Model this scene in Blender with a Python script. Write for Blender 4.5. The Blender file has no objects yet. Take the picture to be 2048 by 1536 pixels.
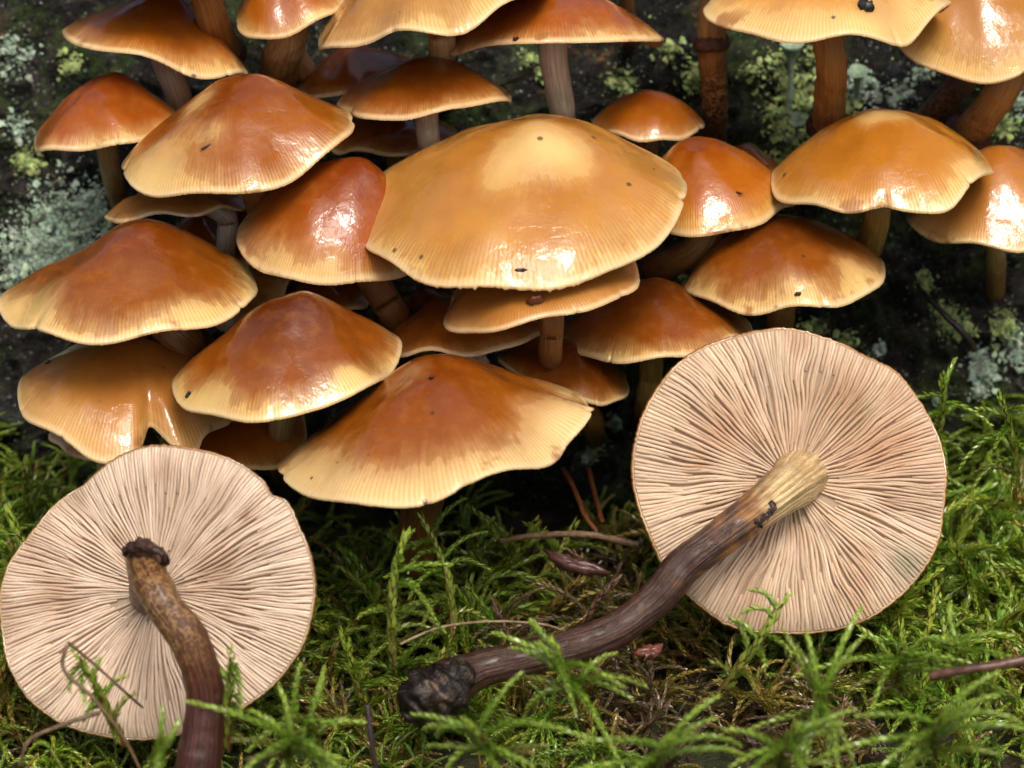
import bpy, math, random
import numpy as np
from mathutils import Vector

# ------------------------------------------------------------------ camera, sky, sun, exposure
K = 0.001                                   # everything below is written in millimetres
PITCH = math.radians(25)
FPX = 5700.0                                # focal length in photo pixels (2048 wide)
CAM = np.array([0.0, -504.0, 267.0])
RT = np.array([1.0, 0, 0])
UP = np.array([0, math.sin(PITCH), math.cos(PITCH)])
FW = np.array([0, math.cos(PITCH), -math.sin(PITCH)])

sc = bpy.context.scene
COL = sc.collection
cam_d = bpy.data.cameras.new('camera')
cam = bpy.data.objects.new('camera', cam_d)
COL.objects.link(cam)
cam.location = Vector(CAM * K)
cam.rotation_euler = (math.pi / 2 - PITCH, 0, 0)
cam_d.sensor_width = 36.0
cam_d.lens = 36.0 * FPX / 2048
cam_d.clip_start = 0.02
cam_d.clip_end = 500
cam_d.dof.use_dof = True
cam_d.dof.focus_distance = 0.528
cam_d.dof.aperture_fstop = 22.0
sc.camera = cam

SUN_EL, SUN_AZ = math.radians(59), math.radians(14)     # azimuth: to the right of the camera's own side
w = bpy.data.worlds.new('World'); sc.world = w; w.use_nodes = True
nt = w.node_tree
sky = nt.nodes.new('ShaderNodeTexSky'); sky.sky_type = 'NISHITA'; sky.sun_disc = False
sky.sun_elevation = SUN_EL
sky.sun_rotation = math.pi - SUN_AZ
sky.air_density = 0.7; sky.dust_density = 7.0; sky.ozone_density = 0.3
nt.nodes['Background'].inputs['Strength'].default_value = 0.11
nt.links.new(sky.outputs[0], nt.nodes['Background'].inputs['Color'])
sd = bpy.data.lights.new('sun', 'SUN'); sd.energy = 1.5; sd.angle = math.radians(20); sd.color = (1, 0.95, 0.88)
sun = bpy.data.objects.new('sun', sd); COL.objects.link(sun)
sdir = Vector((math.sin(SUN_AZ) * math.cos(SUN_EL), -math.cos(SUN_AZ) * math.cos(SUN_EL), math.sin(SUN_EL)))
sun.rotation_euler = sdir.to_track_quat('Z', 'Y').to_euler()
sun.location = sdir * 3
sc.view_settings.view_transform = 'Standard'
sc.view_settings.look = 'None'
sc.view_settings.gamma = 1
sc.view_settings.use_curve_mapping = False
sc.view_settings.exposure = 0.33
sc.cycles.use_denoising = True
sc.cycles.max_bounces = 6
sc.cycles.diffuse_bounces = 3
sc.cycles.adaptive_threshold = 0.03
sc.cycles.caustics_reflective = False
sc.cycles.caustics_refractive = False

# ------------------------------------------------------------------ helpers
rng = np.random.default_rng(7)
random.seed(7)

def at(px, py, d):
    """world point (mm) seen at photo pixel (px, py) at view depth d (mm)"""
    return CAM + d * (FW + RT * ((px - 1024) / FPX) - UP * ((py - 768) / FPX))

def proj(P):
    q = np.asarray(P) - CAM
    d = q @ FW
    return 1024 + FPX * (q @ RT) / d, 768 - FPX * (q @ UP) / d, d

def _hash(ix, iy, iz, seed):
    h = (ix.astype(np.uint32) * np.uint32(374761393) + iy.astype(np.uint32) * np.uint32(668265263)
         + iz.astype(np.uint32) * np.uint32(2246822519) + np.uint32((seed * 3266489917) & 0xffffffff))
    h = (h ^ (h >> np.uint32(13))) * np.uint32(1274126177)
    h = h ^ (h >> np.uint32(16))
    return h.astype(np.float64) / 4294967295.0

def vn(p, seed=0):
    """value noise, 0..1, p (...,3)"""
    p = np.asarray(p, float)
    i = np.floor(p).astype(np.int64); f = p - i
    u = f * f * f * (f * (f * 6 - 15) + 10)
    r = 0
    for dx in (0, 1):
        wx = u[..., 0] if dx else 1 - u[..., 0]
        for dy in (0, 1):
            wy = u[..., 1] if dy else 1 - u[..., 1]
            for dz in (0, 1):
                wz = u[..., 2] if dz else 1 - u[..., 2]
                r = r + wx * wy * wz * _hash(i[..., 0] + dx, i[..., 1] + dy, i[..., 2] + dz, seed)
    return r

def fbm(p, octv=4, seed=0):
    p = np.asarray(p, float); s = 0; a = 0.5; t = 0
    for k in range(octv):
        s = s + a * vn(p * (2 ** k) + 17.3 * k, seed + k); t += a; a *= 0.5
    return s / t

def sstep(a, b, x):
    t = np.clip((x - a) / (b - a), 0, 1)
    return t * t * (3 - 2 * t)

def make_mesh(name, V, faces, mat, parent=None, attrs=None, uv=None, smooth=True, loc=None):
    """V (N,3) world mm; faces (M,k) int array; attrs {name: (N,) or (N,3)}; uv (N,2) per vertex. loc: origin mm."""
    V = np.asarray(V, float)
    faces = np.asarray(faces, np.int32)
    org = np.zeros(3) if loc is None else np.asarray(loc, float)
    me = bpy.data.meshes.new(name)
    M, k = faces.shape
    me.vertices.add(len(V)); me.vertices.foreach_set('co', ((V - org) * K).astype(np.float32).ravel())
    me.loops.add(M * k); me.loops.foreach_set('vertex_index', faces.ravel())
    me.polygons.add(M)
    me.polygons.foreach_set('loop_start', np.arange(0, M * k, k, dtype=np.int32))
    try:
        me.polygons.foreach_set('loop_total', np.full(M, k, np.int32))
    except Exception:
        pass
    if smooth:
        me.polygons.foreach_set('use_smooth', np.ones(M, bool))
    me.update(calc_edges=True)
    if uv is not None:
        l = me.uv_layers.new(name='polar')
        l.data.foreach_set('uv', np.asarray(uv, np.float32)[faces.ravel()].ravel())
    for an, av in (attrs or {}).items():
        av = np.asarray(av, np.float32)
        if av.ndim == 1:
            a = me.attributes.new(an, 'FLOAT', 'POINT'); a.data.foreach_set('value', av)
        else:
            a = me.attributes.new(an, 'FLOAT_COLOR', 'POINT')
            a.data.foreach_set('color', np.concatenate([av, np.ones((len(av), 1), np.float32)], 1).ravel())
    me.materials.append(mat)
    o = bpy.data.objects.new(name, me); COL.objects.link(o)
    if parent is not None:
        o.parent = parent
    elif loc is not None:
        o.location = Vector(org * K)
    return o

def thing(name, label, cat, loc, group=None):
    o = bpy.data.objects.new(name, None); COL.objects.link(o)
    o.empty_display_size = 0.005
    o.location = Vector(np.asarray(loc, float) * K)
    tag(o, label, cat, group)
    return o

def tag(o, label=None, cat=None, group=None, kind=None):
    if label: o['label'] = label
    if cat: o['category'] = cat
    if group: o['group'] = group
    if kind: o['kind'] = kind
    return o

def grid_faces(nr, nc, wrap=True):
    """vertices laid out [ring, col]"""
    r = np.arange(nr - 1)[:, None]; c = np.arange(nc if wrap else nc - 1)[None, :]
    c2 = (c + 1) % nc
    return np.stack([r * nc + c, r * nc + c2, (r + 1) * nc + c2, (r + 1) * nc + c], -1).reshape(-1, 4)

def catmull(P, n):
    P = np.asarray(P, float)
    Q = np.vstack([2 * P[0] - P[1], P, 2 * P[-1] - P[-2]])
    seg = np.linalg.norm(np.diff(P, axis=0)[:, :3], axis=1); cum = np.concatenate([[0], np.cumsum(seg)])
    t = np.linspace(0, cum[-1], n); out = []
    for x in t:
        i = min(np.searchsorted(cum, x, side='right') - 1, len(P) - 2); u = (x - cum[i]) / max(seg[i], 1e-9)
        p0, p1, p2, p3 = Q[i], Q[i + 1], Q[i + 2], Q[i + 3]
        out.append(0.5 * ((2 * p1) + (-p0 + p2) * u + (2 * p0 - 5 * p1 + 4 * p2 - p3) * u * u + (-p0 + 3 * p1 - 3 * p2 + p3) * u ** 3))
    return np.array(out)

def frames(P):
    T = np.gradient(P, axis=0); T /= np.linalg.norm(T, axis=1)[:, None] + 1e-12
    N = np.zeros_like(P)
    a = np.array([1.0, 0.13, 0.07]); a -= T[0] * (a @ T[0]); N[0] = a / np.linalg.norm(a)
    for i in range(1, len(P)):
        v = N[i - 1] - T[i] * (N[i - 1] @ T[i]); N[i] = v / (np.linalg.norm(v) + 1e-12)
    return T, N, np.cross(T, N)

def tube_geo(pts, radii, n=40, m=20, lump=0.08, fine=0.0, seed=0, close=True, flat=1.0):
    """pts (k,3) mm, radii (k,). returns V, F(quads), uv"""
    pr = catmull(np.column_stack([pts, radii]), n)
    P, R = pr[:, :3], np.maximum(pr[:, 3], 0.02)
    if close:
        P = np.vstack([P[:1], P, P[-1:]]); R = np.concatenate([[0.001], R, [0.001]])
    T, N, B = frames(pr[:, :3])
    if close:
        T = np.vstack([T[:1], T, T[-1:]]); N = np.vstack([N[:1], N, N[-1:]]); B = np.vstack([B[:1], B, B[-1:]])
    th = np.linspace(0, 2 * np.pi, m, endpoint=False)
    D = N[:, None, :] * np.cos(th)[None, :, None] + flat * B[:, None, :] * np.sin(th)[None, :, None]
    base = P[:, None, :] + D * R[:, None, None]
    rm = R.mean()
    k = 1 + lump * 2 * (fbm(base / (rm * 2.2), 2, seed) - 0.5)
    if fine:
        k = k + fine * 2 * (fbm(base / (rm * 0.35), 2, seed + 5) - 0.5)
    V = P[:, None, :] + D * (R[:, None] * k)[:, :, None]
    nn = len(P)
    vv = np.linspace(0, 1, nn)
    uv = np.stack([np.broadcast_to(th / (2 * np.pi), (nn, m)), np.broadcast_to(vv[:, None], (nn, m))], -1)
    return V.reshape(-1, 3), grid_faces(nn, m), uv.reshape(-1, 2)

# ------------------------------------------------------------------ materials
class NB:
    def __init__(s, name):
        s.m = bpy.data.materials.new(name); s.m.use_nodes = True
        s.t = s.m.node_tree; s.t.nodes.clear()
        s.out = s.n('ShaderNodeOutputMaterial')
    def n(s, typ, **kw):
        x = s.t.nodes.new(typ)
        for k, v in kw.items(): setattr(x, k, v)
        return x
    def l(s, a, b): s.t.links.new(a, b)
    def put(s, sock, v):
        if isinstance(v, bpy.types.NodeSocket): s.l(v, sock)
        else:
            if isinstance(v, tuple) and len(v) == 3 and sock.type == 'RGBA': v = v + (1,)
            sock.default_value = v
    def math(s, op, a, b=0.0, clamp=False):
        x = s.n('ShaderNodeMath', operation=op, use_clamp=clamp); s.put(x.inputs[0], a); s.put(x.inputs[1], b); return x.outputs[0]
    def mix(s, f, a, b, mode='MIX'):
        x = s.n('ShaderNodeMix', data_type='RGBA', blend_type=mode)
        s.put(x.inputs[0], f); s.put(x.inputs[6], a); s.put(x.inputs[7], b); return x.outputs[2]
    def step(s, v, a, b, lo=0.0, hi=1.0):
        x = s.n('ShaderNodeMapRange', interpolation_type='SMOOTHSTEP'); s.put(x.inputs[0], v)
        for i, q in enumerate((a, b, lo, hi)): s.put(x.inputs[1 + i], q)
        return x.outputs[0]
    def noise(s, vec, scale, detail=3, rough=0.55, w=None, dist=0.0):
        x = s.n('ShaderNodeTexNoise', noise_dimensions='3D')
        if w is not None:
            ad = s.n('ShaderNodeVectorMath', operation='ADD'); s.l(vec, ad.inputs[0]); s.l(w, ad.inputs[1]); vec = ad.outputs[0]
        s.l(vec, x.inputs['Vector']); x.inputs['Scale'].default_value = scale
        x.inputs['Detail'].default_value = detail; x.inputs['Roughness'].default_value = rough; x.inputs['Distortion'].default_value = dist
        return x.outputs['Fac']
    def attr(s, name, col=True):
        x = s.n('ShaderNodeAttribute', attribute_name=name); return x.outputs['Color' if col else 'Fac']
    def obj(s): return s.n('ShaderNodeTexCoord').outputs['Object']
    def seed(s):
        return s.math('MULTIPLY', s.n('ShaderNodeObjectInfo').outputs['Random'], 40.0)
    def bump(s, h, strength, dist, normal=None):
        x = s.n('ShaderNodeBump'); x.inputs['Strength'].default_value = strength; x.inputs['Distance'].default_value = dist
        s.l(h, x.inputs['Height'])
        if normal is not None: s.l(normal, x.inputs['Normal'])
        return x.outputs[0]
    def principled(s, **kw):
        p = s.n('ShaderNodeBsdfPrincipled')
        for k, v in kw.items(): s.put(p.inputs[k.replace('_', ' ')], v)
        s.l(p.outputs[0], s.out.inputs[0]); return p
    def scalev(s, vec, sx, sy, sz):
        x = s.n('ShaderNodeVectorMath', operation='MULTIPLY'); s.l(vec, x.inputs[0]); x.inputs[1].default_value = (sx, sy, sz); return x.outputs[0]

def mat_cap():
    b = NB('mushroom_cap_skin'); o = b.obj(); sd_ = b.seed()
    uv = b.n('ShaderNodeUVMap', uv_map='polar').outputs[0]
    sep = b.n('ShaderNodeSeparateXYZ'); b.l(uv, sep.inputs[0]); u, v = sep.outputs[0], sep.outputs[1]
    n_big = b.noise(o, 90, 4, 0.6, sd_)
    n_mid = b.noise(o, 330, 4, 0.6, sd_)
    n_fine = b.noise(o, 1800, 3, 0.6, sd_)
    streak = b.noise(b.scalev(uv, 150.0, 5.0, 1), 1.0, 3, 0.6, sd_)
    pale = b.attr('pale', False)
    e = b.math('ADD', pale, b.math('MULTIPLY', b.math('SUBTRACT', n_big, 0.5), 0.62))
    e = b.math('ADD', e, b.math('MULTIPLY', b.math('SUBTRACT', n_mid, 0.5), 0.30))
    e = b.math('ADD', e, b.math('MULTIPLY', b.math('SUBTRACT', streak, 0.5), 0.42))
    sharp = b.step(e, -0.02, 0.03); soft = b.step(e, -0.5, 0.4)
    pf = b.math('ADD', b.math('MULTIPLY', sharp, 0.22), b.math('MULTIPLY', soft, 0.78))
    skin = b.attr('skin'); palec = b.attr('palec')
    skin2 = b.mix(b.step(n_big, 0.3, 0.72), b.mix(1.0, skin, (0.86, 0.80, 0.74), 'MULTIPLY'), skin)
    skin2 = b.mix(b.math('MULTIPLY', b.step(n_mid, 0.45, 0.75), 0.16), skin2, (0.52, 0.20, 0.03))
    inner = b.mix(b.step(pale, 0.25, 0.9, 0.5, 0.95), skin2, palec)
    col = b.mix(pf, skin2, b.mix(b.step(v, 0.72, 0.97), inner, palec))
    # margin striae
    wob = b.math('MULTIPLY', b.math('SUBTRACT', n_mid, 0.5), 0.004)
    stri = b.math('SINE', b.math('MULTIPLY', b.math('ADD', u, wob), 2 * math.pi * 190))
    smask = b.step(v, 0.66, 0.97)
    sdark = b.math('MULTIPLY', b.math('MULTIPLY', b.step(stri, -0.2, 1.0), smask), b.step(n_big, 0.25, 0.6, 0.15, 0.5))
    col = b.mix(sdark, col, b.mix(1.0, col, (0.72, 0.50, 0.28), 'MULTIPLY'))
    # rim: bare pale edge, with brown bruises
    col = b.mix(b.math('MULTIPLY', b.step(v, 0.955, 0.99), 0.6), col, (0.80, 0.60, 0.33))
    br = b.math('MULTIPLY', b.step(n_big, 0.57, 0.66), b.step(v, 0.80, 0.97))
    col = b.mix(b.math('MULTIPLY', br, 0.75), col, (0.30, 0.10, 0.018))
    # small dark specks and pale scurf
    vo = b.n('ShaderNodeTexVoronoi', feature='F1'); b.l(o, vo.inputs['Vector']); vo.inputs['Scale'].default_value = 190
    vsep = b.n('ShaderNodeSeparateColor'); b.l(vo.outputs['Color'], vsep.inputs[0])
    spk = b.math('MULTIPLY', b.step(b.math('DIVIDE', vo.outputs['Distance'], b.math('ADD', 0.15, vsep.outputs[1])), 0.14, 0.07), b.step(vsep.outputs[0], 0.70, 0.74))
    col = b.mix(b.math('MULTIPLY', spk, 0.8), col, (0.06, 0.025, 0.012))
    col = b.mix(b.math('MULTIPLY', b.step(n_fine, 0.70, 0.76), 0.07), col, (0.85, 0.62, 0.36))
    # wetness
    wet = b.step(b.noise(o, 120, 5, 0.62, sd_, 0.6), 0.44, 0.50)
    rough = b.math('ADD', 0.20, b.math('MULTIPLY', n_mid, 0.26))
    h1 = b.math('ADD', b.math('MULTIPLY', b.math('MULTIPLY', stri, smask), 0.14), b.math('MULTIPLY', n_mid, 0.8))
    bn = b.bump(h1, 0.35, 0.0004)
    bn = b.bump(n_fine, 0.16, 0.0002, bn)
    h2 = b.math('ADD', b.math('ADD', b.math('MULTIPLY', n_big, 1.2), b.math('MULTIPLY', n_mid, 0.5)), b.math('MULTIPLY', wet, 0.10))
    cn = b.bump(h2, 0.5, 0.0007)
    b.principled(Base_Color=col, Roughness=rough, Specular_IOR_Level=0.2, Normal=bn, Coat_Weight=b.math('ADD', 0.25, b.math('MULTIPLY', wet, 0.75)),
                 Coat_Roughness=b.math('ADD', 0.05, b.math('MULTIPLY', n_mid, 0.14)), Coat_Normal=cn, Coat_IOR=1.55,
                 Subsurface_Weight=0.22, Subsurface_Radius=(1.0, 0.42, 0.15), Subsurface_Scale=0.0022)
    return b.m

def mat_attr(name, rough=0.5, noise_scale=900, var=0.35, bump=0.4, bdist=0.0003, coat=0.0, sss=0.0, stretch=None, flecks=None, spec=0.4, coat_rough=0.12):
    """colour from the 'skin' attribute with fibre noise on top"""
    b = NB(name); o = b.obj(); sd_ = b.seed()
    vec = o
    if stretch:
        uv = b.n('ShaderNodeUVMap', uv_map='polar').outputs[0]; vec = b.scalev(uv, *stretch)
        n1 = b.noise(vec, 1.0, 4, 0.6, sd_)
    else:
        n1 = b.noise(o, noise_scale, 4, 0.6, sd_)
    n2 = b.noise(o, noise_scale * 0.3, 3, 0.6, sd_)
    c = b.attr('skin')
    c = b.mix(b.step(n1, 0.3, 0.7), b.mix(1.0, c, (1 - var, 1 - var * 1.15, 1 - var * 1.3), 'MULTIPLY'), c)
    c = b.mix(b.math('MULTIPLY', b.step(n2, 0.5, 0.75), var * 0.8), c, b.mix(1.0, c, (0.6, 0.5, 0.4), 'MULTIPLY'))
    if flecks:
        sc_amt = b.attr('scaly', False)
        f = b.noise(o, 1000, 3, 0.65, sd_, 1.2)
        c = b.mix(b.math('MULTIPLY', b.step(f, 0.50, 0.56), sc_amt), c, flecks)
    h = b.math('ADD', n1, b.math('MULTIPLY', n2, 0.8))
    kw = dict(Base_Color=c, Roughness=rough, Normal=b.bump(h, bump, bdist), Specular_IOR_Level=spec)
    if coat: kw.update(Coat_Weight=b.math('MULTIPLY', b.step(n2, 0.4, 0.55), coat), Coat_Roughness=coat_rough)
    if sss: kw.update(Subsurface_Weight=sss, Subsurface_Radius=(1.0, 0.6, 0.35), Subsurface_Scale=0.0012)
    b.principled(**kw)
    return b.m

def mat_moss(name, coat=0.6, trans=0.30):
    b = NB(name); o = b.obj()
    c = b.attr('skin')
    n = b.noise(o, 700, 2)
    c = b.mix(b.step(n, 0.3, 0.7), b.mix(1.0, c, (0.72, 0.76, 0.65), 'MULTIPLY'), c)
    p = b.principled(Base_Color=c, Roughness=0.36, Specular_IOR_Level=0.5, Coat_Weight=coat, Coat_Roughness=0.12)
    tr = b.n('ShaderNodeBsdfTranslucent'); b.l(b.mix(1.0, c, (1.0, 1.0, 0.6), 'MULTIPLY'), tr.inputs[0])
    mx = b.n('ShaderNodeMixShader'); mx.inputs[0].default_value = trans
    b.l(p.outputs[0], mx.inputs[1]); b.l(tr.outputs[0], mx.inputs[2]); b.l(mx.outputs[0], b.out.inputs[0])
    return b.m

def mat_log():
    b = NB('wet_rotten_bark'); o = b.obj()
    n1 = b.noise(o, 22, 5, 0.65); n2 = b.noise(o, 75, 6, 0.7, None, 0.8); n3 = b.noise(o, 420, 5, 0.75); n4 = b.noise(o, 1700, 3, 0.6)
    c = b.mix(b.step(n2, 0.42, 0.62), (0.003, 0.003, 0.003), (0.018, 0.014, 0.011))
    c = b.mix(b.math('MULTIPLY', b.step(n2, 0.60, 0.68), b.step(n1, 0.45, 0.62)), c, (0.24, 0.12, 0.045))
    c = b.mix(b.math('MULTIPLY', b.step(n3, 0.60, 0.70), 0.6), c, (0.07, 0.045, 0.025))
    rd = b.attr('ridge', False)
    c = b.mix(b.math('MULTIPLY', b.step(b.math('ADD', rd, b.math('MULTIPLY', b.math('SUBTRACT', n3, 0.5), 0.9)), 0.30, 0.05), 0.75), c, (0.050, 0.040, 0.032))
    g = b.math('MULTIPLY', b.step(b.noise(o, 38, 5, 0.7), 0.50, 0.60), b.step(n3, 0.35, 0.6))
    c = b.mix(b.math('MULTIPLY', g, 0.8), c, (0.045, 0.080, 0.012))
    bl = b.step(b.noise(o, 48, 4, 0.6), 0.62, 0.70)
    dots = b.step(b.noise(o, 900, 2, 0.5), 0.66, 0.70)
    c = b.mix(b.math('MULTIPLY', dots, 0.8), c, (0.26, 0.33, 0.26))
    c = b.mix(b.math('MULTIPLY', bl, b.step(n3, 0.4, 0.65, 0.2, 0.75)), c, (0.06, 0.068, 0.085))
    li = b.attr('lichen', False)
    lm = b.step(b.math('ADD', li, b.math('MULTIPLY', b.math('SUBTRACT', n3, 0.5), 1.1)), 0.62, 0.74)
    c = b.mix(lm, c, b.mix(b.step(n4, 0.35, 0.65), (0.12, 0.19, 0.12), (0.46, 0.56, 0.44)))
    h = b.math('ADD', b.math('ADD', b.math('MULTIPLY', n2, 1.6), b.math('MULTIPLY', n3, 0.8)), b.math('MULTIPLY', n4, 0.3))
    r = b.math('ADD', b.step(n3, 0.35, 0.65, 0.22, 0.55), b.math('MULTIPLY', lm, 0.3))
    b.principled(Base_Color=c, Roughness=r, Normal=b.bump(h, 1.0, 0.0024), Specular_IOR_Level=0.35)
    return b.m

def mat_soil():
    b = NB('dark_forest_soil'); o = b.obj()
    n1 = b.noise(o, 60, 5, 0.7); n2 = b.noise(o, 500, 4, 0.7)
    c = b.mix(n1, (0.010, 0.008, 0.005), (0.045, 0.028, 0.014))
    c = b.mix(b.step(n2, 0.55, 0.7), c, (0.085, 0.055, 0.025))
    c = b.mix(b.step(b.noise(o, 8, 5, 0.6), 0.45, 0.6, 0.0, 0.5), c, (0.04, 0.065, 0.015))
    b.principled(Base_Color=c, Roughness=0.6, Normal=b.bump(b.math('ADD', n1, n2), 0.8, 0.0015))
    return b.m

M_CAP = mat_cap()
M_UNDER = mat_attr('mushroom_gill_flesh', rough=0.6, noise_scale=260, var=0.22, bump=0.15, sss=0.15, stretch=None)
M_GILL = mat_attr('pale_gill', rough=0.62, noise_scale=230, var=0.20, bump=0.12, bdist=0.0002, sss=0.12, spec=0.25)
M_STEM = mat_attr('mushroom_stem_fibre', rough=0.42, noise_scale=700, var=0.40, bump=0.8, bdist=0.0006, coat=0.25, stretch=(60.0, 9.0, 1), flecks=(0.46, 0.24, 0.085))
M_STEMD = mat_attr('dark_glossy_stem', rough=0.38, noise_scale=500, var=0.6, bump=0.9, bdist=0.0006, coat=0.25, stretch=(44.0, 9.0, 1), flecks=(0.34, 0.19, 0.07), coat_rough=0.2)
M_MOSS = mat_moss('wet_moss_leaf')
M_LEAFLOG = mat_moss('bark_moss_leaf', coat=0.1, trans=0.15)
M_LICHEN = mat_attr('lichen_flake', rough=0.75, noise_scale=1500, var=0.35, bump=0.5)
M_LITTER = mat_attr('plant_litter', rough=0.45, noise_scale=900, var=0.5, bump=0.5, coat=0.3)
M_LOG = mat_log()
M_SOIL = mat_soil()

# ------------------------------------------------------------------ the log and the ground
DC = 12.0                                    # the cluster's extra depth
LOG_R = 200.0
_q = at(1024, 500, 590 + DC)
LOG_C = _q + LOG_R * FW
LOG_C[0] = 0

def log_disp(x, s):
    p = np.stack([x / 26.0, s / 20.0, 0 * x + 3.3], -1)
    big = fbm(p, 3, 11) - 0.5
    q = np.stack([x / 9.0, s / 6.0, 0 * x + 8.1], -1)
    mid = np.abs(fbm(q, 3, 31) - 0.5)
    r = np.stack([x / 2.2, s / 1.7, 0 * x + 1.1], -1)
    return 13.0 * big - 13.0 * mid + 2.0 + 2.4 * (fbm(r, 3, 51) - 0.5)

def log_point(x, al, lift=0.0):
    """x mm, al radians of elevation on the front of the log"""
    rr = LOG_R + log_disp(x, al * LOG_R) + lift
    return np.stack([x, LOG_C[1] - rr * np.cos(al), LOG_C[2] + rr * np.sin(al)], -1)

def log_depth(px, py):
    v = FW + RT * ((px - 1024) / FPX) - UP * ((py - 768) / FPX)
    o = (CAM - LOG_C)[1:]; d = v[1:]
    a = d @ d; bq = 2 * o @ d; c = o @ o - LOG_R ** 2
    disc = max(bq * bq - 4 * a * c, 0.0)
    return (-bq - math.sqrt(disc)) / (2 * a)

def log_uv(px, py):
    P = at(px, py, log_depth(px, py))
    return P[0], math.atan2(P[2] - LOG_C[2], LOG_C[1] - P[1])

LICHEN = [  # px, py, radius px, strength, kind (0 mint crust, 1 yellow-green squamules)
    (120, 455, 85, 1.0, 0), (60, 500, 60, 1.0, 0), (180, 420, 50, 0.9, 0), (30, 560, 40, .6, 0), (50, 320, 30, .9, 1), (35, 250, 25, .6, 0), (25, 110, 40, .5, 0),
    (140, 130, 22, .7, 1), (1590, 190, 55, .9, 1), (1575, 255, 45, .9, 1), (1640, 120, 30, .6, 1), (1390, 160, 30, .8, 1), (1720, 175, 35, .8, 0), (1800, 190, 30, .7, 0),
    (1560, 140, 30, .8, 1), (1245, 170, 30, .8, 1), (1340, 110, 25, .6, 1), (2030, 200, 45, .9, 0), (2000, 255, 30, .8, 1), (1620, 660, 26, .9, 1), (1690, 685, 24, .9, 1),
    (1750, 700, 16, .9, 0), (1900, 640, 30, .9, 1), (1930, 660, 20, .8, 1), (1880, 620, 18, .9, 1), (2010, 650, 30, .9, 1), (2035, 700, 40, .8, 0), (1960, 720, 22, 1., 0),
    (1975, 745, 20, 1., 0), (1945, 740, 14, 1., 0), (1955, 775, 18, 1., 0), (1870, 790, 12, .7, 0), (1380, 570, 16, .8, 1), (1190, 880, 24, .9, 1), (1225, 840, 16, .9, 0),
    (1170, 910, 16, .7, 0), (2030, 420, 24, .6, 0), (1850, 560, 20, .5, 1), (1560, 330, 20, .8, 1), (1610, 300, 24, .8, 1), (1690, 215, 24, .8, 1), (80, 610, 30, .5, 0),
    (1090, 150, 20, .7, 1), (1060, 120, 20, .6, 1), (1500, 160, 20, .6, 1), (1745, 240, 22, .7, 0), (1840, 150, 18, .6, 0)]
LC = [(log_uv(a, b), r * 0.103, s, k) for a, b, r, s, k in LICHEN]

def build_log():
    xs = np.concatenate([-np.geomspace(1500, 150, 26), np.linspace(-148, 148, 400), np.geomspace(150, 1500, 26)])
    al = np.concatenate([np.linspace(-100, 2, 20), np.linspace(2.3, 62, 300), np.linspace(63, 250, 50)])
    X, A = np.meshgrid(xs, np.radians(al))
    P = log_point(X, A)
    li = np.zeros_like(X)
    for (x0, a0), r, s, k in LC:
        li = np.maximum(li, s * np.exp(-(((X - x0) ** 2 + ((A - a0) * LOG_R) ** 2) / (r * r))))
    o = make_mesh('rotten_log', P.reshape(-1, 3), grid_faces(len(al), len(xs), False), M_LOG, attrs={'lichen': li.ravel(), 'ridge': np.abs(fbm(np.stack([X / 9.0, A * LOG_R / 6.0, 0 * X + 8.1], -1), 3, 31) - 0.5).ravel() * 4}, loc=LOG_C)
    tag(o, 'black wet rotting log with lichen crusts behind the mushrooms', 'log')
    return o

LOG = build_log()

def ground_z(x, y):
    p = np.stack([x / 30.0, y / 30.0, 0 * x], -1)
    return -17 + 9 * (fbm(p, 3, 77) - 0.5)

def build_ground():
    xs = np.concatenate([-np.geomspace(60000, 260, 22), np.linspace(-250, 250, 170), np.geomspace(260, 60000, 22)])
    ys = np.concatenate([-np.geomspace(60000, 430, 22), np.linspace(-420, 120, 180), np.geomspace(130, 60000, 22)])
    X, Y = np.meshgrid(xs, ys)
    Z = ground_z(X, Y) + 1.4 * (fbm(np.stack([X / 3, Y / 3, X * 0], -1), 2, 9) - 0.5)
    o = make_mesh('ground', np.stack([X, Y, Z], -1).reshape(-1, 3), grid_faces(len(ys), len(xs), False), M_SOIL)
    o['kind'] = 'structure'
build_ground()

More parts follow.
